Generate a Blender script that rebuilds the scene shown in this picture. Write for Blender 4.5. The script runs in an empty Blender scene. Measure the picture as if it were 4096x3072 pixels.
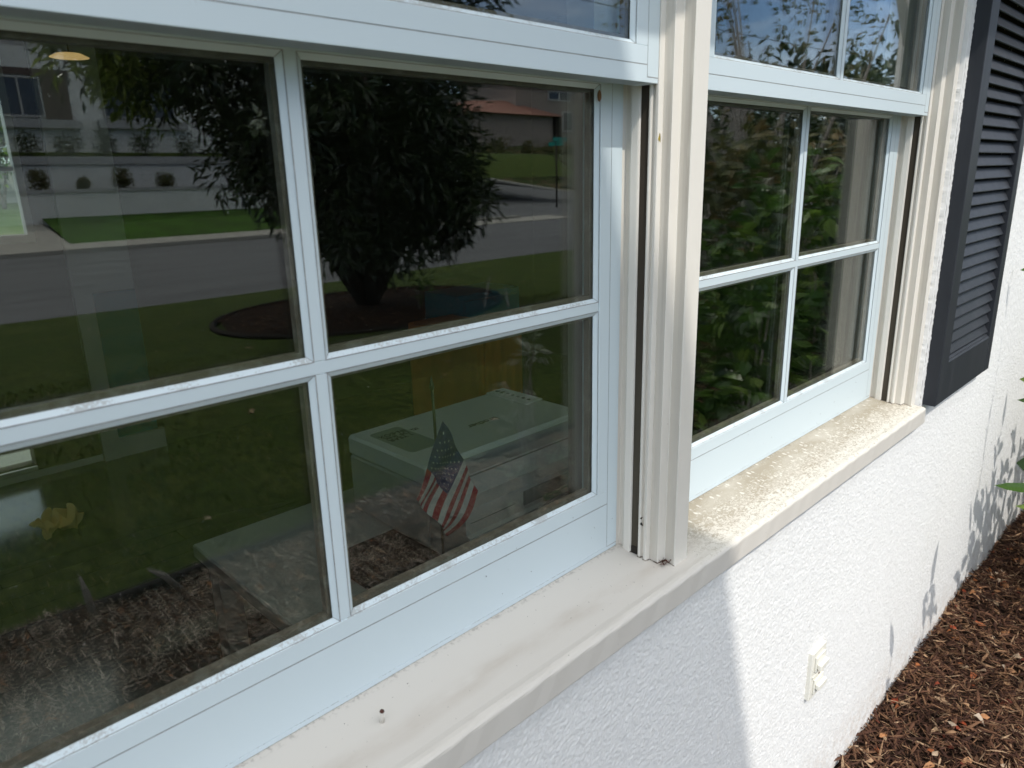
import bpy, bmesh, math, random
import numpy as np
from mathutils import Vector, Matrix
random.seed(7); rng = np.random.default_rng(7)
S = bpy.context.scene
COL = S.collection

# ------------------------------------------------------------------ camera
# author coordinates: X along the wall, Y outward from the wall, Z up (0 = sash bottom).  blender = (X,-Y,Z)
Rc = [[0.7103725601950344, -0.7034106027158672, -0.02417332639196815],
      [-0.20908893139316925, -0.1781142398810063, -0.9615389416557574],
      [0.6720510728291526, 0.688105254694739, -0.27360283984394873]]
cam = bpy.data.cameras.new("Camera"); co = bpy.data.objects.new("Camera", cam); COL.objects.link(co)
cam.sensor_width = 36.0; cam.lens = 2908.54 / 4096 * 36
cam.clip_start = 0.02; cam.clip_end = 2000
r, d, f = [Vector(v) for v in Rc]
M = Matrix((r, -d, -f)).transposed().to_4x4(); M.translation = Vector((-0.8978, -0.71716, 0.64102))
co.matrix_world = M
cam.dof.use_dof = True; cam.dof.focus_distance = 1.5; cam.dof.aperture_fstop = 7.0
S.camera = co

# ------------------------------------------------------------------ light
SUN = Vector((-0.42, -1.0, 1.39)).normalized()      # towards the sun, blender axes
EL = math.asin(SUN.z); AZ = math.atan2(SUN.x, SUN.y)
w = bpy.data.worlds.new("World"); S.world = w; w.use_nodes = True
nt = w.node_tree; nt.nodes.clear()
def N(nt, t, **k):
    n = nt.nodes.new(t)
    for a, b in k.items():
        if a.startswith('i_'):
            key = a[2:]
            key = int(key) if key.isdigit() else key.replace('_', ' ')
            n.inputs[key].default_value = b
        else: setattr(n, a, b)
    return n
sky = N(nt, 'ShaderNodeTexSky', sky_type='NISHITA', sun_disc=False, sun_elevation=EL, sun_rotation=AZ, air_density=1.0, dust_density=0.4, ozone_density=2.0)
tc = N(nt, 'ShaderNodeTexCoord')
mp = N(nt, 'ShaderNodeMapping'); mp.inputs['Scale'].default_value = (1.3, 1.3, 3.4); mp.inputs['Location'].default_value = (0.35, 0.1, 0.0)
nz = N(nt, 'ShaderNodeTexNoise', i_Scale=1.9, i_Detail=8.0, i_Roughness=0.62, i_Distortion=0.4)
rp = N(nt, 'ShaderNodeValToRGB'); rp.color_ramp.elements[0].position = 0.42; rp.color_ramp.elements[1].position = 0.72
rp.color_ramp.elements[0].color = (0, 0, 0, 1); rp.color_ramp.elements[1].color = (1, 1, 1, 1)
mx = N(nt, 'ShaderNodeMixRGB', blend_type='MIX'); mx.inputs[2].default_value = (11.2, 11.3, 11.4, 1)
bg = N(nt, 'ShaderNodeBackground'); bg.inputs['Strength'].default_value = 0.15
ou = N(nt, 'ShaderNodeOutputWorld')
L = nt.links
L.new(tc.outputs['Generated'], mp.inputs['Vector']); L.new(mp.outputs[0], nz.inputs['Vector']); L.new(nz.outputs[0], rp.inputs[0])
sz = N(nt, 'ShaderNodeSeparateXYZ'); L.new(tc.outputs['Generated'], sz.inputs[0])
hi = N(nt, 'ShaderNodeMapRange', i_From_Min=0.22, i_From_Max=0.60, i_To_Max=0.85); L.new(sz.outputs['Z'], hi.inputs[0])
lo = N(nt, 'ShaderNodeMath', operation='MULTIPLY_ADD', i_1=0.45); L.new(rp.outputs[0], lo.inputs[0]); L.new(hi.outputs[0], lo.inputs[2]); lo.use_clamp = True
tn = N(nt, 'ShaderNodeMixRGB', blend_type='MULTIPLY', i_Fac=1.0); tn.inputs[2].default_value = (0.74, 0.84, 1.02, 1); L.new(sky.outputs[0], tn.inputs[1])
L.new(lo.outputs[0], mx.inputs[0]); L.new(tn.outputs[0], mx.inputs[1]); L.new(mx.outputs[0], bg.inputs[0]); L.new(bg.outputs[0], ou.inputs[0])
sl = bpy.data.lights.new("Sun", 'SUN'); sl.energy = 2.0; sl.angle = math.radians(0.55); sl.color = (1.0, 0.955, 0.89)
so = bpy.data.objects.new("Sun", sl); COL.objects.link(so)
so.rotation_euler = (-SUN).to_track_quat('-Z', 'Y').to_euler()
S.view_settings.view_transform = 'Standard'; S.view_settings.look = 'None'; S.view_settings.gamma = 1.0
S.view_settings.use_curve_mapping = False; S.view_settings.exposure = 0.47
S.render.engine = 'CYCLES'
S.cycles.transparent_max_bounces = 32; S.cycles.max_bounces = 10; S.cycles.glossy_bounces = 4; S.cycles.diffuse_bounces = 5

# ------------------------------------------------------------------ helpers
def Rz(a): return np.array([[math.cos(a), -math.sin(a), 0], [math.sin(a), math.cos(a), 0], [0, 0, 1.]])
class MB:
    def __init__(s): s.V = []; s.F = []; s.I = []; s.R = []; s.n = 0; s.sm = []
    def add(s, vs, fs, mi=0, var=None, smooth=False):
        vs = np.asarray(vs, float); s.V.append(vs)
        for f_ in fs: s.F.append([i + s.n for i in f_])
        s.I += [mi] * len(fs); s.R += [random.random() if var is None else var] * len(fs); s.sm += [smooth] * len(fs)
        s.n += len(vs); return s
    def box(s, x0, x1, y0, y1, z0, z1, mi=0, var=None):
        v = [(x, y, z) for x in (x0, x1) for y in (y0, y1) for z in (z0, z1)]
        return s.add(v, [(0, 1, 3, 2), (4, 6, 7, 5), (0, 4, 5, 1), (2, 3, 7, 6), (0, 2, 6, 4), (1, 5, 7, 3)], mi, var)
    def bev(s, x0, x1, y0, y1, z0, z1, c=0.0005, mi=0, var=None):
        # box whose outer (y1) face has chamfered edges
        v = [(x0, y0, z0), (x1, y0, z0), (x1, y0, z1), (x0, y0, z1), (x0, y1 - c, z0), (x1, y1 - c, z0), (x1, y1 - c, z1), (x0, y1 - c, z1),
             (x0 + c, y1, z0 + c), (x1 - c, y1, z0 + c), (x1 - c, y1, z1 - c), (x0 + c, y1, z1 - c)]
        F = [(0, 3, 2, 1), (8, 9, 10, 11)] + [(i, (i + 1) % 4, (i + 1) % 4 + 4, i + 4) for i in range(4)] + [(i + 4, (i + 1) % 4 + 4, (i + 1) % 4 + 8, i + 8) for i in range(4)]
        return s.add(v, [tuple(reversed(q)) for q in F], mi, var)
    def rbox(s, x0, x1, y0, y1, z0, z1, c=0.004, mi=0, var=None):
        # box chamfered all round
        v = []; P = [(x0, x1), (y0, y1), (z0, z1)]
        F = []; idx = {}
        for sx in (0, 1):
            for sy in (0, 1):
                for sz in (0, 1):
                    k = (sx, sy, sz)
                    for ax in range(3):
                        p = []
                        for a in range(3):
                            q = P[a][k[a]]
                            if a != ax: q += c if k[a] == 0 else -c
                            p.append(q)
                        idx[(k, ax)] = len(v); v.append(p)
        def q4(keys, ax): return [idx[(k, ax)] for k in keys]
        for ax in range(3):
            o = [a for a in range(3) if a != ax]
            for sd in (0, 1):
                ks = []
                for a, b in ((0, 0), (1, 0), (1, 1), (0, 1)):
                    k = [0, 0, 0]; k[ax] = sd; k[o[0]] = a; k[o[1]] = b; ks.append(tuple(k))
                F.append(q4(ks, ax))
        for ax in range(3):      # edges parallel to ax
            o = [a for a in range(3) if a != ax]
            for a in (0, 1):
                for b in (0, 1):
                    k0 = [0, 0, 0]; k0[o[0]] = a; k0[o[1]] = b; k1 = list(k0); k1[ax] = 1; k0 = tuple(k0); k1 = tuple(k1)
                    F.append([idx[(k0, o[0])], idx[(k1, o[0])], idx[(k1, o[1])], idx[(k0, o[1])]])
        for k in [(a, b, c_) for a in (0, 1) for b in (0, 1) for c_ in (0, 1)]: F.append([idx[(k, 0)], idx[(k, 1)], idx[(k, 2)]])
        return s.add(v, F, mi, var)
    def prism(s, poly, z0, z1, mi=0, caps=True, ax='z', smooth=False):
        n = len(poly)
        def P(a, b, c): return (a, b, c) if ax == 'z' else (c, a, b)
        v = [P(a, b, z0) for a, b in poly] + [P(a, b, z1) for a, b in poly]
        F = [(i, (i + 1) % n, (i + 1) % n + n, i + n) for i in range(n)]
        s.add(v, F, mi, smooth=smooth)
        if caps:
            s.F += [[s.n - 2 * n + i for i in range(n)][::-1], [s.n - n + i for i in range(n)]]; s.I += [mi] * 2; s.R += [.5] * 2; s.sm += [False] * 2
        return s
    def tube(s, pts, rad, k=8, mi=0, cap=True, var=None):
        pts = [np.array(p, float) for p in pts]
        if not hasattr(rad, '__len__'): rad = [rad] * len(pts)
        V = []; up = np.array([0.13, 0.21, 1.0])
        for i, p in enumerate(pts):
            t = pts[min(i + 1, len(pts) - 1)] - pts[max(i - 1, 0)]; t /= (np.linalg.norm(t) + 1e-12)
            a = np.cross(t, up)
            if np.linalg.norm(a) < 0.15: a = np.cross(t, np.array([1., .3, 0]))
            a /= np.linalg.norm(a); b = np.cross(t, a)
            for j in range(k):
                th = 2 * math.pi * j / k; V.append(p + rad[i] * (a * math.cos(th) + b * math.sin(th)))
        F = []
        for i in range(len(pts) - 1):
            for j in range(k): F.append((i * k + j, i * k + (j + 1) % k, (i + 1) * k + (j + 1) % k, (i + 1) * k + j))
        if cap: F += [tuple(range(k))[::-1], tuple((len(pts) - 1) * k + j for j in range(k))]
        return s.add(V, F, mi, var, smooth=True)
    def leaf(s, p, dr, up, ln, wd, mi=0, var=None, droop=0.15, fold=0.25):
        dr = dr / (np.linalg.norm(dr) + 1e-9); sd = np.cross(dr, up); sd /= (np.linalg.norm(sd) + 1e-9); nn = np.cross(sd, dr)
        a = p + dr * ln * .33 - nn * ln * droop * .1; b = p + dr * ln * .7 - nn * ln * droop * .5; e = p + dr * ln - nn * ln * droop * 1.2
        V = [p, a - sd * wd * .5 + nn * wd * fold, a, a + sd * wd * .5 + nn * wd * fold, b - sd * wd * .36 + nn * wd * fold * .6, b, b + sd * wd * .36 + nn * wd * fold * .6, e]
        return s.add(V, [(0, 2, 1), (0, 3, 2), (1, 2, 5, 4), (2, 3, 6, 5), (4, 5, 7), (5, 6, 7)], mi, var)
    def leaf4(s, p, dr, up, ln, wd, mi=0, var=None):
        dr = dr / (np.linalg.norm(dr) + 1e-9); sd = np.cross(dr, up); sd /= (np.linalg.norm(sd) + 1e-9); nn = np.cross(sd, dr)
        a = p + dr * ln * .45; e = p + dr * ln - nn * ln * .15
        return s.add([p, a - sd * wd * .5 + nn * wd * .2, e, a + sd * wd * .5 + nn * wd * .2], [(0, 2, 1), (0, 3, 2)], mi, var)
    def ball(s, c, rx, ry, rz, n=12, m=8, mi=0, var=None):
        V = []
        for i in range(m + 1):
            ph = math.pi * i / m
            for j in range(n):
                th = 2 * math.pi * j / n; V.append((c[0] + rx * math.sin(ph) * math.cos(th), c[1] + ry * math.sin(ph) * math.sin(th), c[2] + rz * math.cos(ph)))
        F = []
        for i in range(m):
            for j in range(n): F.append((i * n + j, (i + 1) * n + j, (i + 1) * n + (j + 1) % n, i * n + (j + 1) % n))
        return s.add(V, F, mi, var, smooth=True)
    def grid(s, fn, nu, nv, mi=0, smooth=True):
        V = [fn(i / nu, j / nv) for i in range(nu + 1) for j in range(nv + 1)]
        F = [(i * (nv + 1) + j, (i + 1) * (nv + 1) + j, (i + 1) * (nv + 1) + j + 1, i * (nv + 1) + j + 1) for i in range(nu) for j in range(nv)]
        return s.add(V, F, mi, smooth=smooth)
    def build(s, name, mats, parent=None, label=None, cat=None, group=None, kind=None, fix=True, var=False):
        V = np.concatenate(s.V).copy(); off = np.zeros(3)
        q = parent
        while q is not None: off += np.array(q.location); q = q.parent
        V[:, 1] *= -1; V -= off
        me = bpy.data.meshes.new(name); me.from_pydata(V.tolist(), [], [f_[::-1] for f_ in s.F])
        if not isinstance(mats, (list, tuple)): mats = [mats]
        for m in mats: me.materials.append(m)
        me.polygons.foreach_set('material_index', s.I)
        me.polygons.foreach_set('use_smooth', s.sm)
        if var:
            at = me.attributes.new('var', 'FLOAT', 'FACE'); at.data.foreach_set('value', s.R)
        if fix:
            b = bmesh.new(); b.from_mesh(me); bmesh.ops.recalc_face_normals(b, faces=b.faces); b.to_mesh(me); b.free()
        me.update()
        o = bpy.data.objects.new(name, me); COL.objects.link(o)
        if parent is not None: o.parent = parent
        tag(o, label, cat, group, kind); return o
def tag(o, label=None, cat=None, group=None, kind=None):
    if label: o['label'] = label
    if cat: o['category'] = cat
    if group: o['group'] = group
    if kind: o['kind'] = kind
    return o
def empty(name, loc, label, cat, group=None):
    o = bpy.data.objects.new(name, None); COL.objects.link(o); o.location = (loc[0], -loc[1], loc[2]); o.empty_display_size = 0.1
    return tag(o, label, cat, group)
def dup(root, dx, label=None, group=None):
    def cp(o, par):
        c = o.copy(); COL.objects.link(c)
        if par is not None: c.parent = par
        for ch in list(o.children): cp(ch, c)
        return c
    c = cp(root, None); c.location = root.location + Vector((dx, 0, 0))
    if label: c['label'] = label
    if group: c['group'] = group
    return c

# ------------------------------------------------------------------ materials
def mat(name, col, rough=0.5, spec=0.4, n1=None, n2=None, bump=None, metal=0.0, var=None, trans=0.0):
    """col: base; n1=(scale,(col),lo,hi,stretch) noise mixed colour; bump=[(scale,strength,dist,stretch)]; var=(colA,colB,..) ramp on face attribute"""
    m = bpy.data.materials.new(name); m.use_nodes = True; nt = m.node_tree; P = nt.nodes['Principled BSDF']; L = nt.links
    P.inputs['Roughness'].default_value = rough; P.inputs['Specular IOR Level'].default_value = spec; P.inputs['Metallic'].default_value = metal
    geo = N(nt, 'ShaderNodeNewGeometry')
    cur = None
    base = N(nt, 'ShaderNodeRGB'); base.outputs[0].default_value = (*col, 1); cur = base.outputs[0]
    if var:
        at = N(nt, 'ShaderNodeAttribute', attribute_name='var'); rp = N(nt, 'ShaderNodeValToRGB'); L.new(at.outputs['Fac'], rp.inputs[0])
        e = rp.color_ramp.elements
        while len(e) < len(var): e.new(0.5)
        for i, c in enumerate(var): e[i].position = i / (len(var) - 1); e[i].color = (*c, 1)
        cur = rp.outputs[0]
    for nn in (n1, n2):
        if nn:
            sc, c2, lo, hi, st = nn
            mp = N(nt, 'ShaderNodeMapping'); mp.inputs['Scale'].default_value = st
            no = N(nt, 'ShaderNodeTexNoise', i_Scale=sc, i_Detail=6.0, i_Roughness=0.6)
            mr = N(nt, 'ShaderNodeMapRange', i_From_Min=lo, i_From_Max=hi)
            mx = N(nt, 'ShaderNodeMixRGB'); mx.inputs[2].default_value = (*c2, 1)
            L.new(geo.outputs['Position'], mp.inputs[0]); L.new(mp.outputs[0], no.inputs['Vector']); L.new(no.outputs[0], mr.inputs[0]); L.new(mr.outputs[0], mx.inputs[0]); L.new(cur, mx.inputs[1]); cur = mx.outputs[0]
    L.new(cur, P.inputs['Base Color'])
    nrm = None
    for bb in (bump or []):
        sc, stg, dist, st = bb
        mp = N(nt, 'ShaderNodeMapping'); mp.inputs['Scale'].default_value = st
        no = N(nt, 'ShaderNodeTexNoise', i_Scale=sc, i_Detail=4.0, i_Roughness=0.55)
        bu = N(nt, 'ShaderNodeBump', i_Strength=stg, i_Distance=dist)
        L.new(geo.outputs['Position'], mp.inputs[0]); L.new(mp.outputs[0], no.inputs['Vector']); L.new(no.outputs[0], bu.inputs['Height'])
        if nrm: L.new(nrm, bu.inputs['Normal'])
        nrm = bu.outputs[0]
    if nrm: L.new(nrm, P.inputs['Normal'])
    if trans > 0:
        tr = N(nt, 'ShaderNodeBsdfTranslucent'); ms = N(nt, 'ShaderNodeMixShader', i_Fac=trans)
        L.new(cur, tr.inputs[0]); out = nt.nodes['Material Output']
        L.new(P.outputs[0], ms.inputs[1]); L.new(tr.outputs[0], ms.inputs[2]); L.new(ms.outputs[0], out.inputs[0])
    m['P'] = 1
    return m
U = (1, 1, 1)
def vinyl(name, col, spk=0.5):
    """painted vinyl; grime speckles settle on up-facing surfaces and a few on the faces"""
    m = mat(name, col, 0.38, 0.35, bump=[(900, 0.05, 0.0004, U)]); nt = m.node_tree; L = nt.links; P = nt.nodes['Principled BSDF']
    geo = N(nt, 'ShaderNodeNewGeometry'); sx = N(nt, 'ShaderNodeSeparateXYZ'); L.new(geo.outputs['Normal'], sx.inputs[0])
    up = N(nt, 'ShaderNodeMapRange', i_From_Min=0.15, i_From_Max=0.45); L.new(sx.outputs['Z'], up.inputs[0])
    mp = N(nt, 'ShaderNodeMapping'); mp.inputs['Scale'].default_value = (1, 1, 1); L.new(geo.outputs['Position'], mp.inputs[0])
    no = N(nt, 'ShaderNodeTexNoise', i_Scale=330.0, i_Detail=3.0, i_Roughness=0.7); L.new(mp.outputs[0], no.inputs['Vector'])
    no2 = N(nt, 'ShaderNodeTexNoise', i_Scale=26.0, i_Detail=4.0); L.new(mp.outputs[0], no2.inputs['Vector'])
    ad = N(nt, 'ShaderNodeMath', operation='ADD'); L.new(no.outputs[0], ad.inputs[0]); L.new(no2.outputs[0], ad.inputs[1])
    mr = N(nt, 'ShaderNodeMapRange', i_From_Min=1.0, i_From_Max=1.12); L.new(ad.outputs[0], mr.inputs[0])
    mu = N(nt, 'ShaderNodeMath', operation='MULTIPLY'); L.new(mr.outputs[0], mu.inputs[0]); L.new(up.outputs[0], mu.inputs[1])
    mr2 = N(nt, 'ShaderNodeMapRange', i_From_Min=1.36, i_From_Max=1.40); L.new(ad.outputs[0], mr2.inputs[0])
    mm = N(nt, 'ShaderNodeMath', operation='MAXIMUM'); L.new(mu.outputs[0], mm.inputs[0]); L.new(mr2.outputs[0], mm.inputs[1])
    m3 = N(nt, 'ShaderNodeMath', operation='MULTIPLY', i_1=spk); L.new(mm.outputs[0], m3.inputs[0])
    mx = N(nt, 'ShaderNodeMixRGB'); mx.inputs[1].default_value = (*col, 1); mx.inputs[2].default_value = (0.28, 0.26, 0.23, 1)
    L.new(m3.outputs[0], mx.inputs[0]); L.new(mx.outputs[0], P.inputs['Base Color']); return m
WHITE = vinyl('white_vinyl', (0.615, 0.70, 0.73), 0.5)
CREAM = mat('cream_paint', (0.74, 0.70, 0.63), 0.45, 0.35, n1=(9, (0.64, 0.60, 0.53), 0.5, 0.8, (1, 1, 0.25)), n2=(160, (0.42, 0.36, 0.29), 0.73, 0.78, (1, 1, 0.5)), bump=[(60, 0.25, 0.0012, (1, 1, .2)), (14, 0.3, 0.003, U)])
LINER = mat('jamb_liner_plastic', (0.66, 0.64, 0.57), 0.35, 0.4, n1=(30, (0.55, 0.52, 0.45), 0.5, 0.8, (1, 1, .1)))
def stucco():
    m = mat('white_stucco', (0.79, 0.785, 0.765), 0.85, 0.2, n1=(2.3, (0.77, 0.765, 0.75), 0.48, 0.8, (1, 1, .35)), n2=(7, (0.70, 0.67, 0.62), 0.66, 0.85, (3.5, 1, .18)))
    nt = m.node_tree; L = nt.links; P = nt.nodes['Principled BSDF']; geo = N(nt, 'ShaderNodeNewGeometry')
    mp = N(nt, 'ShaderNodeMapping'); mp.inputs['Scale'].default_value = (0.72, 1, 1.35); L.new(geo.outputs['Position'], mp.inputs[0])
    a = N(nt, 'ShaderNodeTexNoise', i_Scale=105.0, i_Detail=3.0, i_Roughness=0.55, i_Distortion=0.5); b = N(nt, 'ShaderNodeTexVoronoi', i_Scale=190.0)
    for n in (a, b): L.new(mp.outputs[0], n.inputs['Vector'])
    c = N(nt, 'ShaderNodeMapRange', i_From_Min=0.35, i_From_Max=0.62); L.new(a.outputs[0], c.inputs[0])
    ad = N(nt, 'ShaderNodeMath', operation='MULTIPLY_ADD', i_1=-0.28); L.new(b.outputs['Distance'], ad.inputs[0]); L.new(c.outputs[0], ad.inputs[2])
    src = P.inputs['Base Color'].links[0].from_socket; zz = N(nt, 'ShaderNodeSeparateXYZ'); L.new(geo.outputs['Position'], zz.inputs[0])
    zm = N(nt, 'ShaderNodeMapRange', i_From_Min=-0.84, i_From_Max=-1.04); L.new(zz.outputs['Z'], zm.inputs[0]); sn_ = N(nt, 'ShaderNodeTexNoise', i_Scale=38.0, i_Detail=6.0, i_Roughness=0.7); L.new(geo.outputs['Position'], sn_.inputs['Vector'])
    sm_ = N(nt, 'ShaderNodeMapRange', i_From_Min=0.42, i_From_Max=0.68); L.new(sn_.outputs[0], sm_.inputs[0]); m1_ = N(nt, 'ShaderNodeMath', operation='MULTIPLY'); L.new(zm.outputs[0], m1_.inputs[0]); L.new(sm_.outputs[0], m1_.inputs[1])
    m2_ = N(nt, 'ShaderNodeMath', operation='MULTIPLY', i_1=0.75); L.new(m1_.outputs[0], m2_.inputs[0]); xm_ = N(nt, 'ShaderNodeMixRGB'); xm_.inputs[2].default_value = (0.50, 0.40, 0.31, 1); L.new(m2_.outputs[0], xm_.inputs[0]); L.new(src, xm_.inputs[1]); L.new(xm_.outputs[0], P.inputs['Base Color'])
    bu = N(nt, 'ShaderNodeBump', i_Strength=0.25, i_Distance=0.0012); L.new(ad.outputs[0], bu.inputs['Height']); L.new(bu.outputs[0], P.inputs['Normal'])
    return m
STUCCO = stucco()
CHAR = mat('charcoal_paint', (0.028, 0.031, 0.037), 0.5, 0.22, n1=(20, (0.042, 0.045, 0.052), 0.45, 0.8, (1, 1, .12)), n2=(220, (0.2, 0.2, 0.2), 0.76, 0.80, (1, 1, .3)), bump=[(70, 0.2, 0.001, (1, 1, .15))])
PLATE = mat('outlet_plastic', (0.76, 0.74, 0.66), 0.5, 0.35, n1=(260, (0.35, 0.31, 0.2), 0.68, 0.74, U))
SPACER = mat('spacer_strip', (0.12, 0.105, 0.08), 0.5, 0.3, n1=(40, (0.2, 0.19, 0.16), 0.5, 0.7, U))
DARKGAP = mat('dark_gap', (0.035, 0.03, 0.025), 0.9, 0.1)
def sillmat():
    m = mat('sill_paint', (0.74, 0.71, 0.66), 0.5, 0.35, bump=[(40, 0.2, 0.001, U)]); nt = m.node_tree; L = nt.links; P = nt.nodes['Principled BSDF']
    geo = N(nt, 'ShaderNodeNewGeometry'); sp = N(nt, 'ShaderNodeSeparateXYZ'); L.new(geo.outputs['Position'], sp.inputs[0])
    sn = N(nt, 'ShaderNodeSeparateXYZ'); L.new(geo.outputs['Normal'], sn.inputs[0])
    def mr(src, a, b, c=0.0, d=1.0):
        n = N(nt, 'ShaderNodeMapRange', i_From_Min=a, i_From_Max=b, i_To_Min=c, i_To_Max=d); L.new(src, n.inputs[0]); return n.outputs[0]
    def mth(op, a, b):
        n = N(nt, 'ShaderNodeMath', operation=op)
        for i, q in enumerate((a, b)):
            if isinstance(q, (int, float)): n.inputs[i].default_value = q
            else: L.new(q, n.inputs[i])
        return n.outputs[0]
    def noise(sc, st=U, det=5.0, ro=0.6, dis=0.0):
        mp = N(nt, 'ShaderNodeMapping'); mp.inputs['Scale'].default_value = st; L.new(geo.outputs['Position'], mp.inputs[0])
        n = N(nt, 'ShaderNodeTexNoise', i_Scale=sc, i_Detail=det, i_Roughness=ro, i_Distortion=dis); L.new(mp.outputs[0], n.inputs['Vector']); return n.outputs[0]
    up = mr(sn.outputs['Z'], 0.6, 0.9); X = sp.outputs['X']; Y = sp.outputs['Y']
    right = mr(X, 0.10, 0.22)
    # dirt, thickest near the sash (y -> 0), washed off towards the nose
    nearsash = mr(Y, -0.135, -0.02, -.35, 1)
    d1 = mr(mth('ADD', noise(120, (0.8, 1.3, 1), 5, .7, 1.2), mth('MULTIPLY', nearsash, 0.18)), 0.47, 0.60)
    spots = N(nt, 'ShaderNodeTexVoronoi', i_Scale=52.0, i_Randomness=1.0); mpv = N(nt, 'ShaderNodeMapping'); mpv.inputs['Scale'].default_value = (1.35, 0.8, 1); L.new(geo.outputs['Position'], mpv.inputs[0]); L.new(mpv.outputs[0], spots.inputs['Vector'])
    dots = mr(mth('ADD', spots.outputs['Distance'], mth('MULTIPLY', noise(34, U, 6, .75), 0.75)), 0.53, 0.63)
    dirtR = mth('MULTIPLY', mth('MULTIPLY', mth('MULTIPLY', d1, dots), right), up)
    big = mr(noise(11, (0.5, 1.6, 1)), 0.36, 0.62)
    dirtR = mth('MULTIPLY', dirtR, mr(big, 0, 1, .62, 1.0))
    # a long brown streak along the middle
    yy = mth('ADD', Y, mth('MULTIPLY', noise(5, (1, .2, 1), 2), 0.05))
    st = mth('MULTIPLY', mr(mth('ABSOLUTE', mth('ADD', yy, 0.055), 0), 0.022, 0.004), mr(noise(8, (1, 3, 1)), 0.38, 0.62))
    st = mth('MULTIPLY', mth('MULTIPLY', st, up), 0.38)
    # grime right against the sash and specks
    edge = mth('MULTIPLY', mth('MULTIPLY', mr(Y, -0.010, -0.003), mr(noise(160), 0.5, 0.62)), mth('MULTIPLY', up, 0.35))
    spk = mth('MULTIPLY', mr(noise(210, U, 2, .5), 0.755, 0.77), 0.6)
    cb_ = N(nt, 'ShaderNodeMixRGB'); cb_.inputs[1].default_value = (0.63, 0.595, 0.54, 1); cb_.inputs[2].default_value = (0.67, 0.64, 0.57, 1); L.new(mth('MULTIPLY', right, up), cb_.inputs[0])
    c0 = N(nt, 'ShaderNodeMixRGB'); L.new(cb_.outputs[0], c0.inputs[1]); c0.inputs[2].default_value = (0.42, 0.355, 0.285, 1); L.new(st, c0.inputs[0])
    c1 = N(nt, 'ShaderNodeMixRGB'); L.new(c0.outputs[0], c1.inputs[1]); c1.inputs[2].default_value = (0.35, 0.305, 0.23, 1); L.new(dirtR, c1.inputs[0])
    sk = mth('MULTIPLY', mth('MULTIPLY', mr(noise(75, (.45, 1.6, 1), 5, .75, .8), 0.60, 0.68), mth('MULTIPLY', right, up)), mr(noise(9), 0.42, 0.6, 0, .7))
    cS = N(nt, 'ShaderNodeMixRGB'); L.new(c1.outputs[0], cS.inputs[1]); cS.inputs[2].default_value = (0.26, 0.215, 0.16, 1); L.new(sk, cS.inputs[0])
    c2 = N(nt, 'ShaderNodeMixRGB'); L.new(cS.outputs[0], c2.inputs[1]); c2.inputs[2].default_value = (0.12, 0.10, 0.08, 1); L.new(mth('MAXIMUM', edge, spk), c2.inputs[0])
    L.new(c2.outputs[0], P.inputs['Base Color']); return m
SILL = sillmat()
def glass(name='window_glass', tint=(0.92, 0.94, 0.92), f0=0.043, k=1.0):
    m = bpy.data.materials.new(name); m.use_nodes = True; nt = m.node_tree; L = nt.links; nt.nodes.clear()
    out = N(nt, 'ShaderNodeOutputMaterial'); geo = N(nt, 'ShaderNodeNewGeometry')
    dt = N(nt, 'ShaderNodeVectorMath', operation='DOT_PRODUCT'); L.new(geo.outputs['Incoming'], dt.inputs[0]); L.new(geo.outputs['Normal'], dt.inputs[1])
    ab = N(nt, 'ShaderNodeMath', operation='ABSOLUTE'); L.new(dt.outputs['Value'], ab.inputs[0])
    om = N(nt, 'ShaderNodeMath', operation='SUBTRACT', i_0=1.0); L.new(ab.outputs[0], om.inputs[1])
    pw = N(nt, 'ShaderNodeMath', operation='POWER', i_1=5.0); L.new(om.outputs[0], pw.inputs[0])
    ma = N(nt, 'ShaderNodeMath', operation='MULTIPLY_ADD', i_1=(1 - f0) * k, i_2=f0); L.new(pw.outputs[0], ma.inputs[0])
    tr = N(nt, 'ShaderNodeBsdfTransparent'); tr.inputs[0].default_value = (*tint, 1)
    gl = N(nt, 'ShaderNodeBsdfGlossy'); gl.inputs['Roughness'].default_value = 0.0; gl.inputs[0].default_value = (1, 1, 1, 1)
    # very slight waviness of the pane, dust specks
    mp = N(nt, 'ShaderNodeMapping'); mp.inputs['Scale'].default_value = (1, 1, 1); L.new(geo.outputs['Position'], mp.inputs[0])
    no = N(nt, 'ShaderNodeTexNoise', i_Scale=3.5, i_Detail=1.0); L.new(mp.outputs[0], no.inputs['Vector'])
    bu = N(nt, 'ShaderNodeBump', i_Strength=0.015, i_Distance=0.0008); L.new(no.outputs[0], bu.inputs['Height']); L.new(bu.outputs[0], gl.inputs['Normal'])
    mx = N(nt, 'ShaderNodeMixShader'); L.new(ma.outputs[0], mx.inputs[0]); L.new(tr.outputs[0], mx.inputs[1]); L.new(gl.outputs[0], mx.inputs[2])
    vn = N(nt, 'ShaderNodeTexNoise', i_Scale=420.0, i_Detail=1.0); L.new(mp.outputs[0], vn.inputs['Vector'])
    dr = N(nt, 'ShaderNodeMapRange', i_From_Min=0.80, i_From_Max=0.83, i_To_Max=0.3); L.new(vn.outputs[0], dr.inputs[0])
    df = N(nt, 'ShaderNodeBsdfDiffuse'); df.inputs[0].default_value = (.7, .7, .68, 1)
    m2 = N(nt, 'ShaderNodeMixShader'); L.new(dr.outputs[0], m2.inputs[0]); L.new(mx.outputs[0], m2.inputs[1]); L.new(df.outputs[0], m2.inputs[2]); L.new(m2.outputs[0], out.inputs[0])
    return m
GLASS = glass()
GLASS_IN = glass('inner_glass', (0.90, 0.93, 0.91), 0.043)
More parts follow.
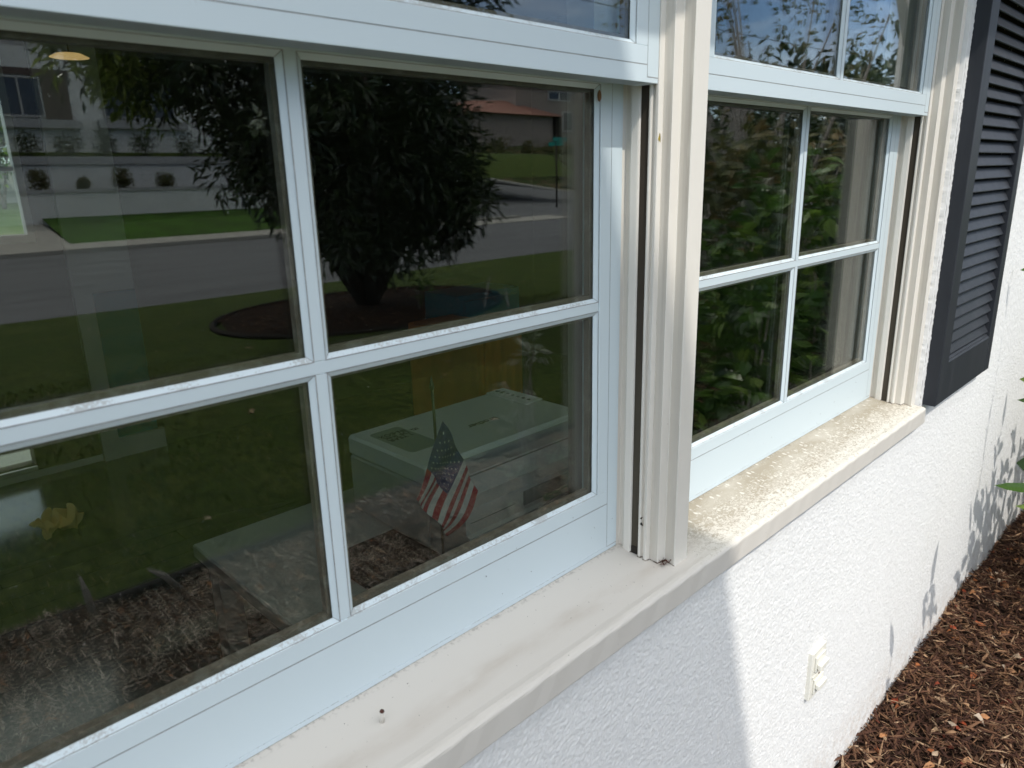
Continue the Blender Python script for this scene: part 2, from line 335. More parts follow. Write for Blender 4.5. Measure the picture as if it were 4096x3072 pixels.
LEAFD = mat('dark_leaf', (0.03, 0.05, 0.02), 0.28, 0.6, var=((0.012, 0.022, 0.009), (0.02, 0.037, 0.013), (0.033, 0.058, 0.017), (0.06, 0.085, 0.022)), trans=0.10)
LEAFB = mat('bright_leaf', (0.05, 0.12, 0.02), 0.3, 0.55, var=((0.012, 0.032, 0.008), (0.025, 0.065, 0.012), (0.07, 0.15, 0.022), (0.22, 0.32, 0.06)), trans=0.35)
LEAFO = mat('olive_leaf', (0.06, 0.08, 0.03), 0.4, 0.5, var=((0.035, 0.05, 0.02), (0.07, 0.09, 0.03), (0.13, 0.13, 0.05), (0.22, 0.15, 0.06)), trans=0.3)
LEAFY = mat('sunlit_leaf', (0.2, 0.25, 0.05), 0.35, 0.5, var=((0.06, 0.10, 0.02), (0.14, 0.20, 0.035), (0.24, 0.30, 0.06), (0.36, 0.40, 0.10)), trans=0.35)
LEAFP = mat('pale_flower_leaf', (0.3, 0.33, 0.25), 0.5, 0.4, var=((0.12, 0.17, 0.08), (0.3, 0.34, 0.24), (0.55, 0.58, 0.5)), trans=0.3)
BARK = mat('grey_bark', (0.20, 0.18, 0.165), 0.85, 0.2, n1=(12, (0.36, 0.33, 0.31), 0.45, 0.65, (1, 1, .25)), bump=[(30, 0.8, 0.01, (1, 1, .2))])
BARKD = mat('dark_bark', (0.06, 0.05, 0.04), 0.85, 0.2, bump=[(30, 0.8, 0.01, (1, 1, .2))])

# ------------------------------------------------------------------ ground, road, hills (setting)
G = -1.03
LAWN = mat('lawn_grass', (0.078, 0.12, 0.022), 0.9, 0.15, n1=(2.2, (0.12, 0.15, 0.033), 0.42, 0.64, U), n2=(20, (0.045, 0.072, 0.014), 0.42, 0.62, U), bump=[(160, 0.9, 0.03, U)])
TURF = mat('far_turf', (0.05, 0.12, 0.015), 0.9, 0.15, n1=(1.2, (0.035, 0.075, 0.012), 0.42, 0.6, U), n2=(9, (0.075, 0.12, 0.03), 0.5, 0.7, U))
SOIL = mat('mulch_soil', (0.018, 0.011, 0.008), 0.95, 0.1, n1=(60, (0.045, 0.028, 0.018), 0.45, 0.65, U), bump=[(90, 1.0, 0.02, U)])
ASPH = mat('asphalt', (0.135, 0.138, 0.145), 0.85, 0.25, n1=(0.9, (0.10, 0.102, 0.108), 0.42, 0.62, (0.25, 1.4, 1)), n2=(90, (0.2, 0.2, 0.2), 0.5, 0.7, U))
CONC = mat('concrete', (0.35, 0.335, 0.305), 0.85, 0.25, n1=(3, (0.34, 0.32, 0.29), 0.45, 0.7, U))
MB().add([(-400, -400, G - .06), (400, -400, G - .06), (400, 400, G - .06), (-400, 400, G - .06)], [(0, 1, 2, 3)]).build('ground', LAWN, kind='structure', fix=False)
MB().grid(lambda u, v: (-12 + 42 * u, 2.36 + 8.15 * v + (0.05 * math.sin(9 * u) if v == 0 else 0), G + .02 * math.sin(u * 21) * math.sin(v * 5) - (.012 if v == 0 else 0)), 60, 14).build('lawn', LAWN, kind='structure', fix=False)
def bedz(x, y): return G + 0.018 * math.sin(3.1 * x + 1.0) * math.cos(4.2 * y) + 0.012 * math.sin(9 * x + 5 * y)
MB().grid(lambda u, v: (-5 + 15 * u, -0.05 + 2.47 * v, bedz(-5 + 15 * u, -0.05 + 2.47 * v)), 150, 40).build('mulch_bed', SOIL, kind='structure', fix=False)
MB().add([(-80, 10.5, G - .05), (90, 10.5, G - .05), (90, 21.9, G - .05), (-80, 21.9, G - .05)], [(0, 1, 2, 3)]).build('road', ASPH, kind='structure', fix=False)
MB().box(-80, 22, 21.9, 22.25, G - .3, G + .07).build('kerb', CONC, kind='structure')
MB().box(-80, 20, 22.25, 24.4, G - .3, G + .062).build('sidewalk', CONC, kind='structure')
def sroad(u, v):
    a = np.array([18.0, 21.9, G - .046]) * (1 - u) + np.array([32.0, 21.9, G - .046]) * u
    b = np.array([33.0, 47.0, 1.35]) * (1 - u) + np.array([56.0, 46.0, -1.0]) * u
    return a * (1 - v) + b * v + np.array([0, 0, -.2 * math.sin(math.pi * v)])
MB().grid(sroad, 10, 10).build('side_road', ASPH, kind='structure', fix=False)
MB().add([(16.5, 20.0, G - .03), (23.5, 19.9, G - .03), (24.8, 24.6, G - .03), (29.4, 33.0, G + .0), (20, 27, G + .0)], [(0, 1, 2, 3, 4)]).build('cross_gutter', CONC, kind='structure', fix=False)
HILLM = mat('hillside_groundcover', (0.06, 0.08, 0.03), 0.95, 0.1, n1=(.5, (0.13, 0.11, 0.06), 0.45, 0.6, U), n2=(1.6, (0.03, 0.06, 0.015), 0.5, 0.62, U), bump=[(3, 1, .3, U)])
def hill(u, v):
    x = 36 + 60 * u; e = np.interp(x, [36, 40.4, 42.3, 45.5, 49.7, 58, 96], [1.15, .72, .28, -.15, -.86, -1.03, -1.03])
    t = v; z = e + (3.6 - e) * min(1, (t * 2.1)) ** 0.8 + 0.25 * math.sin(x * 1.3) * math.sin(t * 9) * (t > 0)
    return (x, 45 + 26 * t - 7 * max(0, (x - 46)) / 20 * (1 - t), z)
MB().grid(hill, 60, 24).build('hillside', HILLM, kind='structure', fix=False)
MB().tube([(36.5, 44.8, 1.25), (40.4, 44.8, .80), (42.3, 44.8, .36), (45.5, 44.8, -.07), (49.7, 43.4, -.78), (58, 40.6, -.98), (70, 37, -1.0)], .17, 6).build('kerb', CONC, kind='structure')
# far rising ground behind the houses opposite
MB().grid(lambda u, v: (-60 + 96 * u, 30.2 + 40 * v, 0.62 + 1.25 * min(1, v * 14) + 2.0 * v), 20, 30).build('hill_terrace', LAWN, kind='structure', fix=False)

# ------------------------------------------------------------------ mulch chips (uncountable)
MULCH = mat('wood_chips', (0.1, 0.06, 0.04), 0.8, 0.25, var=((0.03, 0.012, 0.007), (0.058, 0.024, 0.014), (0.092, 0.040, 0.022), (0.14, 0.068, 0.036), (0.23, 0.125, 0.065), (0.38, 0.26, 0.16)), n1=(150, (0.04, 0.02, 0.013), 0.52, 0.75, (1, 1, 1)))
def chips(n, xr, yr, lmin, lmax, wmin, wmax, mb, bias=1.0, zlift=0.02):
    x = rng.uniform(*xr, n); y = rng.uniform(*yr, n)
    ln = rng.uniform(lmin, lmax, n) ** 1.0; wd = rng.uniform(wmin, wmax, n)
    yaw = rng.uniform(0, 2 * np.pi, n); pit = rng.normal(0, .28, n)
    for i in range(n):
        c, s_ = math.cos(yaw[i]), math.sin(yaw[i]); p = pit[i]
        dx = np.array([c * math.cos(p), s_ * math.cos(p), math.sin(p)]); sx = np.array([-s_, c, 0.25 * math.sin(yaw[i] * 7)]); nn = np.array([0, 0, 1.0])
        o = np.array([x[i], y[i], bedz(x[i], y[i]) + random.random() * zlift]); l = ln[i] / 2; w_ = wd[i] / 2; h = w_ * .7
        bow = nn * l * random.uniform(-.25, .25)
        V = [o - dx * l, o - dx * l * .3 + sx * w_ + bow, o - dx * l * .3 - sx * w_ + bow, o + dx * l * .4 + sx * w_ * .8 + bow, o + dx * l * .4 - sx * w_ * .8 + bow, o + dx * l, o + nn * h + bow]
        mb.add(V, [(0, 1, 6), (0, 6, 2), (1, 3, 6), (2, 6, 4), (3, 5, 6), (4, 6, 5)], 0, random.random() ** bias)
mb = MB()
chips(15000, (0.95, 3.6), (0.118, 0.62), .010, .055, .0012, .0055, mb, 1.7, .034)
chips(2600, (0.95, 3.6), (0.118, 0.62), .03, .10, .002, .012, mb, 1.1, .03)
chips(8000, (-1.2, 3.2), (0.45, 2.42), .015, .07, .002, .010, mb, .6, .02)
chips(9000, (2.4, 7.0), (0.12, 2.42), .03, .09, .004, .014, mb, 1.0, .02)
mb.build('mulch', MULCH, kind='stuff', label='dark brown shredded bark mulch spread along the foot of the wall', cat='mulch', fix=False, var=True)
MULCHW = mat('weathered_chips', (0.2, 0.17, 0.14), 0.85, 0.2, var=((0.04, 0.026, 0.018), (0.11, 0.078, 0.058), (0.21, 0.16, 0.125), (0.33, 0.27, 0.22), (0.60, 0.52, 0.43)))
mb = MB(); chips(44000, (-1.5, 2.8), (0.62, 2.40), .012, .055, .0018, .0075, mb, .72, .03)
mb.build('weathered_mulch', MULCHW, kind='stuff', label='greyer weathered mulch strands nearer the lawn edge', cat='mulch', fix=False, var=True)
# fallen leaves lying on the mulch
DRY = mat('dry_leaf', (0.3, 0.12, 0.05), 0.7, 0.3, var=((0.12, 0.03, 0.018), (0.30, 0.055, 0.02), (0.42, 0.17, 0.06), (0.45, 0.30, 0.18), (0.5, 0.42, 0.33)), trans=0.2)
mb = MB()
for i in range(210):
    x = random.uniform(1.0, 3.5); y = .13 + random.random() ** 1.2 * .42; p = np.array([x, y, bedz(x, y) + random.uniform(.018, .034)]); a = random.uniform(0, 6.3)
    l = random.uniform(.014, .036); mb.leaf(p, np.array([math.cos(a), math.sin(a), random.uniform(-.1, .5)]), np.array([random.uniform(-.5, .5), random.uniform(-.5, .5), 1]), l, l * random.uniform(.5, .8), 0, random.random(), .5, random.uniform(-.7, .7))
for i in range(400):
    x = random.uniform(-1, 3.0); y = random.uniform(.5, 2.3); p = np.array([x, y, bedz(x, y) + .02]); a = random.uniform(0, 6.3)
    l = random.uniform(.02, .045); mb.leaf(p, np.array([math.cos(a), math.sin(a), random.uniform(-.1, .3)]), np.array([random.uniform(-.5, .5), random.uniform(-.5, .5), 1]), l, l * .5, 0, random.uniform(.5, 1), .3, .3)
mb.build('leaf_litter', DRY, kind='stuff', label='dry orange and tan fallen leaves scattered over the mulch', cat='leaf litter', fix=False, var=True)
# grass blades on the nearer lawn
GR = mat('grass_blade', (0.05, 0.09, 0.02), 0.6, 0.3, var=((0.045, 0.075, 0.012), (0.08, 0.12, 0.02), (0.12, 0.16, 0.03), (0.26, 0.23, 0.10)), trans=0.3)
mb = MB(); n = 26000
xs = rng.uniform(-1.5, 7.5, n); ys = 2.37 + 4.2 * rng.random(n) ** 1.5
for i in range(n):
    a = random.uniform(0, 6.3); h = random.uniform(.015, .04); w_ = .004 + .0016 * (ys[i] - 2.3); c, s_ = math.cos(a), math.sin(a); q = random.uniform(-.02, .02)
    z = G + .0
    mb.add([(xs[i] - c * w_, ys[i] - s_ * w_, z), (xs[i] + c * w_, ys[i] + s_ * w_, z), (xs[i] + q, ys[i] + random.uniform(-.02, .02), z + h)], [(0, 1, 2)], 0, random.random())
mb.build('grass', GR, kind='stuff', label='short green lawn grass beyond the mulch bed', cat='grass', fix=False, var=True)
mb = MB()
for i in range(60):
    x = random.uniform(-1.5, 8); y = random.uniform(2.6, 9.5); a = random.uniform(0, 6.3); l = random.uniform(.04, .09)
    mb.leaf(np.array([x, y, G + .02]), np.array([math.cos(a), math.sin(a), random.uniform(0, .3)]), np.array([0, 0, 1.]), l, l * .45, 0, random.uniform(.7, 1), .3, .3)
mb.build('lawn_leaf_litter', DRY, kind='stuff', label='dry fallen leaves scattered on the front lawn', cat='leaf litter', fix=False, var=True)
# edging board between bed and lawn
EDG = mat('edging_strip', (0.02, 0.018, 0.016), 0.7, 0.3)
MB().tube([(-5 + i * .5, 2.37 + .02 * math.sin(i), G + .012) for i in range(31)], .022, 6).build('lawn_edging', EDG, label='dark plastic edging between mulch bed and lawn', cat='edging')
WOODG = mat('weathered_stake_wood', (0.3, 0.28, 0.26), 0.8, 0.2, bump=[(60, .6, .003, (1, 1, .1))])
for k, (x, y, h, lb) in enumerate([(-.32, 2.30, .2, 'taller weathered wooden stake at the lawn edge'), (.02, 2.28, .13, 'shorter leaning wooden stake at the lawn edge')]):
    MB().tube([(x, y, G - .02), (x - .01 - .05 * k, y, G + h * .6), (x - .02 - .1 * k, y, G + h)], [.016, .014, .003], 5).build('wooden_stake', WOODG, label=lb, cat='stake', group='weathered stakes at the lawn edge')

# ------------------------------------------------------------------ window unit: sill, mullion, casings
D = 1.1987
def prof(off=0.0, m=1):
    p = [(.0560, -.06), (.0560, -.0045), (.0572, -.0030), (.0640, -.0022), (.0652, -.0010), (.0640, .0090), (.0590, .0105), (.0556, .0150), (.0550, .0262), (.0556, .0288), (.0580, .0299), (.0960, .0300), (.0960, .0452),
         (.0575, .0454), (.0553, .0464), (.0548, .0488), (.0556, .0505), (.0610, .0518), (.0610, .0570), (.0552, .0582), (.0548, .0622), (.0552, .0632), (.0570, .0636), (.0600, .0642), (.0645, .0648), (.0645, .0806), (.0655, .0812), (.0822, .0832), (.0830, .0845), (.0808, .1036), (.0818, .1050)]
    return [(off + m * a, b) for a, b in p]
ZT = 1.55
mull = prof() + [(2 * .1006 - a, b) for a, b in prof()][::-1]
WORN_SHADE = mat('worn_shaded_cream_paint', (0.62, 0.58, 0.51), 0.6, 0.25, n1=(14, (0.50, 0.455, 0.39), 0.48, 0.72, (6, 6, 0.12)), n2=(60, (0.66, 0.62, 0.54), 0.55, 0.7, (3, 3, .2)), bump=[(90, 0.4, 0.0010, (1, 1, .06))])
def worn_shade(mb, poly, off):
    # fluting sides towards -x: weathered paint, darkened further to stand for shade
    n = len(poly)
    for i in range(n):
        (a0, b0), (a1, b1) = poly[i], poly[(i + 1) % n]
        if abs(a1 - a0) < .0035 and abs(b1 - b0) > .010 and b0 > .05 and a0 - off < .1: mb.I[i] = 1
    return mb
worn_shade(MB().prism(mull, -.035, ZT), mull, 0).build('mullion_post', [CREAM, WORN_SHADE], label='tall cream fluted mullion post between the two windows', cat='window post')
GAP_GRIME = mat('joint_gap_grime', (0.10, 0.08, 0.06), 0.9, 0.1, n1=(180, (0.4, 0.36, 0.3), .45, .6, U))  # dark tone paints the shaded gap as well as dirt at the joint
mb = MB()
for o_, pl_n in ((0, prof()), (D + .0033, prof())):
    mb.tube([(o_ + a - .0006, b + .0004, -0.12 * b + .0002 + .0004 * math.sin(i * 2.1)) for i, (a, b) in enumerate(pl_n) if b > .028], [.0004 + .0009 * abs(math.sin(i * 1.7)) for i, (a, b) in enumerate(pl_n) if b > .028], 5)
mb.build('joint_gap_grime', GAP_GRIME, label='dark gap and grime line where the casings meet the sill', cat='grime', kind='stuff')
# chipped foot of the mullion, rust
RUST = mat('rust', (0.13, 0.045, 0.03), 0.8, 0.2, n1=(200, (0.05, 0.03, 0.025), .4, .6, U))
rc = prof(D + .0033) + [(1.3085, .1050), (1.3105, .1035), (1.3105, .101), (1.3135, .1005), (1.3135, -.06)]
worn_shade(MB().prism(rc, -.035, ZT), rc, D + .0033).build('right_casing', [CREAM, WORN_SHADE], label='cream casing with tracks between the right window and the stucco', cat='window casing')
lc = prof(-.993, -1) + [(-1.102, .1050), (-1.108, .101), (-1.108, -.06)]
MB().prism(lc, -.035, ZT).build('left_casing', CREAM, label='cream casing at the far left edge of the left window', cat='window casing')
# head casing
MB().box(-1.108, 1.3135, -.06, .104, ZT, ZT + .09).build('head_casing', CREAM, label='cream head casing above both windows', cat='window casing')
# sill with a rounded nose
def sillz(y): return -0.12 * y
sp_ = [(-.045, .004), (.1180, sillz(.1180)), (.1235, -.0140), (.1270, -.0136), (.1320, -.0146), (.1358, -.0163), (.1380, -.0188), (.1386, -.0220), (.1386, -.0580), (.1370, -.0608), (.1345, -.0617), (-.045, -.0617)]
mb = MB(); nseg = 90; Vs = []
for i in range(nseg + 1):
    x = -1.16 + (1.3035 + 1.16) * i / nseg
    for (a, b) in sp_:
        w_ = 0.0007 * math.sin(x * 37) + 0.0005 * math.sin(x * 91 + b * 300)
        Vs.append((x, a + (w_ if a > .13 else 0), b + (w_ * .6 if a > .13 else 0)))
k = len(sp_); Fs = [(i * k + j, i * k + (j + 1) % k, (i + 1) * k + (j + 1) % k, (i + 1) * k + j) for i in range(nseg) for j in range(k)]
mb.add(Vs, Fs, 0, smooth=False); mb.F += [list(range(k)), [nseg * k + j for j in range(k)][::-1]]; mb.I += [0, 0]; mb.R += [0, 0]; mb.sm += [False] * 2
sill = mb.build('window_sill', SILL, label='long cream sloping sill under both windows, dirt-speckled at its right end', cat='window sill')
nm = MB(); nm.tube([(-.492, .055, -.008), (-.492, .056, .004), (-.4925, .0575, .0095)], [.0034, .0028, .0026], 10); nm.tube([(-.4925, .0575, .0095), (-.4925, .0578, .0108)], [.0031, .0027], 10, 1)
nm.build('nail', [CREAM, RUST], label='painted nail with a rusty head standing on the sill', cat='nail')

# ------------------------------------------------------------------ double-hung windows
XC = -.4965; CW = .0539
SEAM = mat('seam_gap_shade', (0.26, 0.26, 0.26), 0.9, 0.1, n1=(60, (0.36, 0.35, 0.34), .45, .6, U))  # grey strips painted as the shadow gaps along the sash joints
def sash(par, name, yF, zb, zrail, zseam, ztl, ztop, zm1, zm2, lab):
    m = lambda x: 2 * XC - x
    b = MB(); yb = yF - .035; g = .0004
    for s_ in (1, -1):
        def X(a, c):
            return (a, c) if s_ == 1 else (m(c), m(a))
        b.bev(*X(.0265 + g, CW), yb, yF, zb + .0077, ztop)          # outer stile strip
        b.bev(*X(.0004, .0265), yb, yF, zrail, ztl if zb < .1 else ztop)                       # inner stile strip
    b.bev(m(.0265), .0265, yb, yF, zseam + g, zrail)              # rail, upper strip
    b.bev(m(.0265), .0265, yb, yF, zb + (.0077 if zb < .1 else 0), zseam)            # rail, lower strip
    b.bev(m(CW), CW, yb, yF - .0003, zb, zb + .0073)                # bottom lip
    b.bev(m(.0265), .0265, yb, yF, ztl if zb < .1 else ztl, ztop)
    fr = b.build(name, WHITE, par, label=lab)
    # muntins + mitred glazing beads
    mu = MB(); yL = yF - .0017; yG = yF - .0066; xm1, xm2 = XC - .0073, XC + .0073
    mu.bev(m(.0002), .0002, yG - .016, yL, zm1, zm2); 
    mu.bev(xm1, xm2, yG - .016, yL, zrail, zm1 - .0003); mu.bev(xm1, xm2, yG - .016, yL, zm2 + .0003, ztl)
    gl = MB(); spc = MB()
    bz = .0070
    for x0, x1 in ((m(0), xm1), (xm2, 0)):
        for z0, z1 in ((zrail, zm1), (zm2, ztl)):
            o = [(x0, z0), (x1, z0), (x1, z1), (x0, z1)]; i_ = [(x0 + bz, z0 + bz * .85), (x1 - bz, z0 + bz * .85), (x1 - bz, z1 - bz), (x0 + bz, z1 - bz)]
            for q in range(4):
                a, c, e, f_ = o[q], o[(q + 1) % 4], i_[(q + 1) % 4], i_[q]
                y1 = yL - .0004
                V = [(a[0], y1, a[1]), (c[0], y1, c[1]), (e[0], yG, e[1]), (f_[0], yG, f_[1]), (a[0], yG - .001, a[1]), (c[0], yG - .001, c[1]), (e[0], yG - .001, e[1]), (f_[0], yG - .001, f_[1])]
                mu.add(V, [(0, 1, 2, 3), (3, 2, 6, 7), (0, 3, 7, 4), (1, 5, 6, 2), (4, 7, 6, 5), (0, 4, 5, 1)])
                # inner bead on the room side
                w2 = .004
            e = .003
            gl.box(x0 + e, x1 - e, yG - .0045, yG - .0015, z0 + e, z1 - e, 0)
            gl.box(x0 + e, x1 - e, yG - .0185, yG - .0155, z0 + e, z1 - e, 1)
            wS = .0115; ya, yc = yG - .0152, yG - .0048
            spc.box(x0, x1, ya, yc, z0 + .0, z0 + wS); spc.box(x0, x1, ya, yc, z1 - wS, z1)
            spc.box(x0, x0 + wS, ya, yc, z0 + wS, z1 - wS); spc.box(x1 - wS, x1, ya, yc, z0 + wS, z1 - wS)
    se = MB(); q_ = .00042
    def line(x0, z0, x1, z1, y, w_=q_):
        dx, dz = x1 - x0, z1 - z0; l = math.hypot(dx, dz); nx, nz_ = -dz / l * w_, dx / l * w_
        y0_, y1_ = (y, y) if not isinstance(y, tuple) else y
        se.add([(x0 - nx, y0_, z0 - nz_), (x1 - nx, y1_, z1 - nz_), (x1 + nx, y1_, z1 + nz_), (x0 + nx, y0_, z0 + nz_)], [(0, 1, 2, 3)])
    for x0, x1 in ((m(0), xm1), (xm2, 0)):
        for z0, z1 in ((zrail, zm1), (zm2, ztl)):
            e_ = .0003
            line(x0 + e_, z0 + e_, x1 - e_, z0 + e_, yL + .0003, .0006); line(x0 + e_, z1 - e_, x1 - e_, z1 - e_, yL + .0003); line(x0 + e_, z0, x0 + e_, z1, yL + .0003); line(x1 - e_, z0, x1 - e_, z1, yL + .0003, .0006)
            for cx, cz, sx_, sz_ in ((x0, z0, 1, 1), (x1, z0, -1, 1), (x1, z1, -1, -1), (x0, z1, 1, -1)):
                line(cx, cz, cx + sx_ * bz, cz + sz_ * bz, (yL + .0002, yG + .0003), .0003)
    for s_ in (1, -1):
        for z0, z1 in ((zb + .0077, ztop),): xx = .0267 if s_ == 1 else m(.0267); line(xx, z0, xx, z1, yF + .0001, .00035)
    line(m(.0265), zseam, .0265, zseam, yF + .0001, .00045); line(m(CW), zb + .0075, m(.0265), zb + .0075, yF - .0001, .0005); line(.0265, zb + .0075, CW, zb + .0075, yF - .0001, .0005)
    se.build('seam_shade_line', SEAM, fr, fix=False)
    mu.build('muntin_grid', WHITE, fr)
    gl.build('glass_pane', [GLASS, GLASS_IN], fr, fix=False)
    spc.build('spacer_bar', SPACER, fr)
    return fr
win = empty('double_hung_window', (XC, 0, 0), 'larger nearer white double hung window reflecting the lawn, with a flag and printer behind it', 'window', 'pair of white double hung windows')
sash(win, 'lower_sash', 0.0, 0.0, .1156, .0903, .7691, .800, .4326, .4471, None)
sash(win, 'upper_sash', .0621, .7662, .8143, .7896, 1.468, 1.53, 1.134, 1.1485, None)
# jamb liner strips inside the tracks + dark foot of the track
lb = MB()
for sgn, ox in ((1, 0), (-1, 2 * XC)):
    for a, b_, y0, y1 in ((.0556, .0575, -.0335, -.0036),):
        xa, xb = sorted((ox + sgn * a, ox + sgn * b_)); lb.box(xa, xb, y0, y1, .002, ZT)
lb.build('jamb_liner', LINER, win)
win2 = dup(win, D, 'farther white double hung window reflecting green shrubs, beside the dark shutter')
GROOVE = mat('groove_shade_brown', (0.055, 0.045, 0.034), 0.9, 0.1, n1=(20, (0.09, 0.08, 0.06), .45, .7, (1, 1, .1)))  # dark brown blocks fill the track slots in place of their deep shade
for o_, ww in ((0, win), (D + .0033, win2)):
    db = MB(); db.box(o_ + .0583, o_ + .0955, .0303, .0449, -.004, ZT - .001); db.build('track_shade_fill', GROOVE, ww)
db = MB(); db.box(.0572, .0590, .0306, .0432, -.004, .010); db.build('track_foot_block', DARKGAP, win, label='dark block in the foot of the sash track')  # small dark box at the foot of the track slot
# little things caught on the frame
COC = mat('cocoon_brown', (0.22, 0.12, 0.06), 0.8, 0.2); MB().ball((-.0050, .0010, .7520), .0032, .003, .008, 10, 8).build('cocoon', COC, label='small brown cocoon in the top corner of the left window', cat='cocoon')
YG_ = mat('yellow_husk', (0.4, 0.3, 0.05), 0.6, 0.3); MB().leaf(np.array([.0595, .0628, .700]), np.array([-.4, .3, -1.]), np.array([-1., 0, 0]), .016, .006).build('insect_husk', YG_, label='tiny yellow insect husk stuck in the upper jamb', cat='husk', fix=False)
MB().leaf(np.array([.0560, .0500, .062]), np.array([.1, .6, -1.]), np.array([-1., .2, 0]), .009, .005, 0).leaf(np.array([.0556, .0498, .067]), np.array([0, .5, .6]), np.array([-1., .2, 0]), .007, .003).build('dead_moth', DARKGAP, label='dark dead moth low on the jamb of the left window', cat='moth', fix=False)
rb = MB()
for i in range(34):
    a = random.uniform(0, 6.3); rb.leaf4(np.array([.070 + random.uniform(-.006, .010), .0935 + random.uniform(-.008, .006), -.0098 + random.random() * .006]), np.array([math.cos(a), math.sin(a), random.uniform(-.2, .8)]), np.array([0, 0, 1.]), random.uniform(.003, .008), random.uniform(.001, .004))
rb.build('rotten_paint_flake', RUST, label='reddish brown rotted paint flakes at the foot of the mullion', cat='paint flakes', kind='stuff', fix=False)

db = MB()
for i in range(55):
    x = random.uniform(-.75, .2); y = random.uniform(.01, .125); a = random.uniform(0, 6.3); l = random.uniform(.001, .0032)
    db.leaf4(np.array([x, y, sillz(y) + .0005]), np.array([math.cos(a), math.sin(a), .1]), np.array([0, 0, 1.]), l, l * .35)
for i in range(40):
    x = random.uniform(-.3, 1.2); a = random.uniform(0, 6.3); l = random.uniform(.001, .0035); db.leaf4(np.array([x, .0012, random.uniform(.005, .1)]), np.array([math.cos(a), 0, math.sin(a)]), np.array([0, 1., 0]), l, l * .4)
db.build('grit_speck', DARKGAP, label='tiny dark grit specks scattered over the sill and lower rails', cat='grit', kind='stuff', fix=False)

# ------------------------------------------------------------------ house wall
YW = .115
hw = MB()
def wallbox(x0, x1, z0, z1): hw.box(x0, x1, -.06, YW, z0, z1)
wallbox(-4.5, 9.0, G - .3, -.040); wallbox(-4.5, -1.107, -.040, 2.2); wallbox(1.3128, 9.0, -.040, 2.2); wallbox(-1.107, 1.3128, ZT + .0895, 2.2)
hwo = hw.build('house_wall', STUCCO, label='white textured stucco wall of the house', cat='wall')
# real relief of the trowelled stucco where the camera sees it
def relief():
    xs = [-.75]
    while xs[-1] < 4.4: xs.append(xs[-1] + (.0024 if xs[-1] < .9 else .0024 + (xs[-1] - .9) * .0016))
    xs = np.array(xs); zs = np.concatenate([np.arange(-1.12, -.045, .0030), np.arange(-.0415, 1.12, .0048)])
    n = 2048; rg = np.random.default_rng(3); h = np.fft.fft2(rg.normal(size=(n, n))); fx = np.fft.fftfreq(n, .0014)[:, None]; fz = np.fft.fftfreq(n, .0014)[None, :]
    def band(f0, sx, sz, q=.42):
        k = np.sqrt((fx * sx) ** 2 + (fz * sz) ** 2) + 1e-9; a = np.real(np.fft.ifft2(h * np.exp(-(np.log(k / f0) ** 2) / (2 * q * q)))); return a / a.std()
    H = .95 * np.tanh(band(165., 1.45, .95) * 1.3) + .45 * band(260., 1.1, 1.0) + .22 * band(24., 1., 1.)
    ix = (np.round((xs + 5) / .0014).astype(int)) % n; iz = (np.round((zs + 5) / .0014).astype(int)) % n
    A = H[np.ix_(ix, iz)] * .00066
    X, Z = np.meshgrid(xs, zs, indexing='ij'); Y = YW + .0011 + A
    V = np.stack([X, -Y, Z], -1).reshape(-1, 3)
    nx_, nz_ = len(xs), len(zs); I, J = np.meshgrid(np.arange(nx_ - 1), np.arange(nz_ - 1), indexing='ij')
    keep = ~((X[:-1, :-1] < 1.3150) & (Z[:-1, 1:] > -.046)); I = I[keep]; J = J[keep]
    a = I * nz_ + J; Fq = np.stack([a, a + nz_, a + nz_ + 1, a + 1], -1)
    me = bpy.data.meshes.new('stucco_relief'); me.vertices.add(len(V)); me.vertices.foreach_set('co', V.ravel())
    me.loops.add(Fq.size); me.loops.foreach_set('vertex_index', Fq.ravel().astype(np.int32)); me.polygons.add(len(Fq))
    me.polygons.foreach_set('loop_start', np.arange(0, Fq.size, 4, dtype=np.int32)); me.polygons.foreach_set('use_smooth', np.ones(len(Fq), bool)); me.materials.append(STUCCO); me.update(calc_edges=True); me.validate()
    o = bpy.data.objects.new('stucco_relief', me); COL.objects.link(o); o.parent = hwo
relief()
# stucco lip hugging the casing: uneven edge
mb = MB(); Vs = []; n = 160
for i in range(n + 1):
    z = -.02 + 1.6 * i / n; dx = .0035 * random.random() + .001
    Vs += [(1.3128 - dx, .096, z), (1.3128 - dx * .4, YW + .0005 - .0015 * random.random(), z), (1.322, YW + .0012, z)]
mb.add(Vs, [(i * 3 + j, i * 3 + j + 1, i * 3 + j + 4, i * 3 + j + 3) for i in range(n) for j in (0, 1)])
mb.build('stucco_edge', STUCCO, hwo, fix=False)
# main eave and an unseen slab added for its shade (out of frame; they shade the wall)
WOODW = mat('painted_soffit', (0.72, 0.70, 0.66), 0.6, 0.3, n1=(8, (.66, .63, .58), .4, .7, (1, .1, 1)))
ROOFM = mat('grey_shingle', (0.12, 0.115, 0.11), 0.9, 0.2, n1=(14, (.2, .19, .18), .4, .6, U))
ev = empty('house_eave', (3, .3, 1.6), 'white painted eave running above the windows', 'eave')
MB().box(-.36, 9.0, .1155, .55, 1.60, 1.66).build('soffit', WOODW, ev); MB().box(-.36, 9.0, .55, .585, 1.555, 1.70).build('fascia_board', WOODW, ev)
cn = empty('shade_slab', (-1.9, 2.5, G), 'added unseen white slab on posts that shades the left window', 'shade slab')
MB().box(-3.4, -.905, 1.80, 3.30, 3.60, 3.72).build('shade_panel', WOODW, cn)
for y in (1.9, 3.2): MB().box(-3.35, -3.23, y - .06, y + .06, G, 3.60).build('post', WOODW, cn)

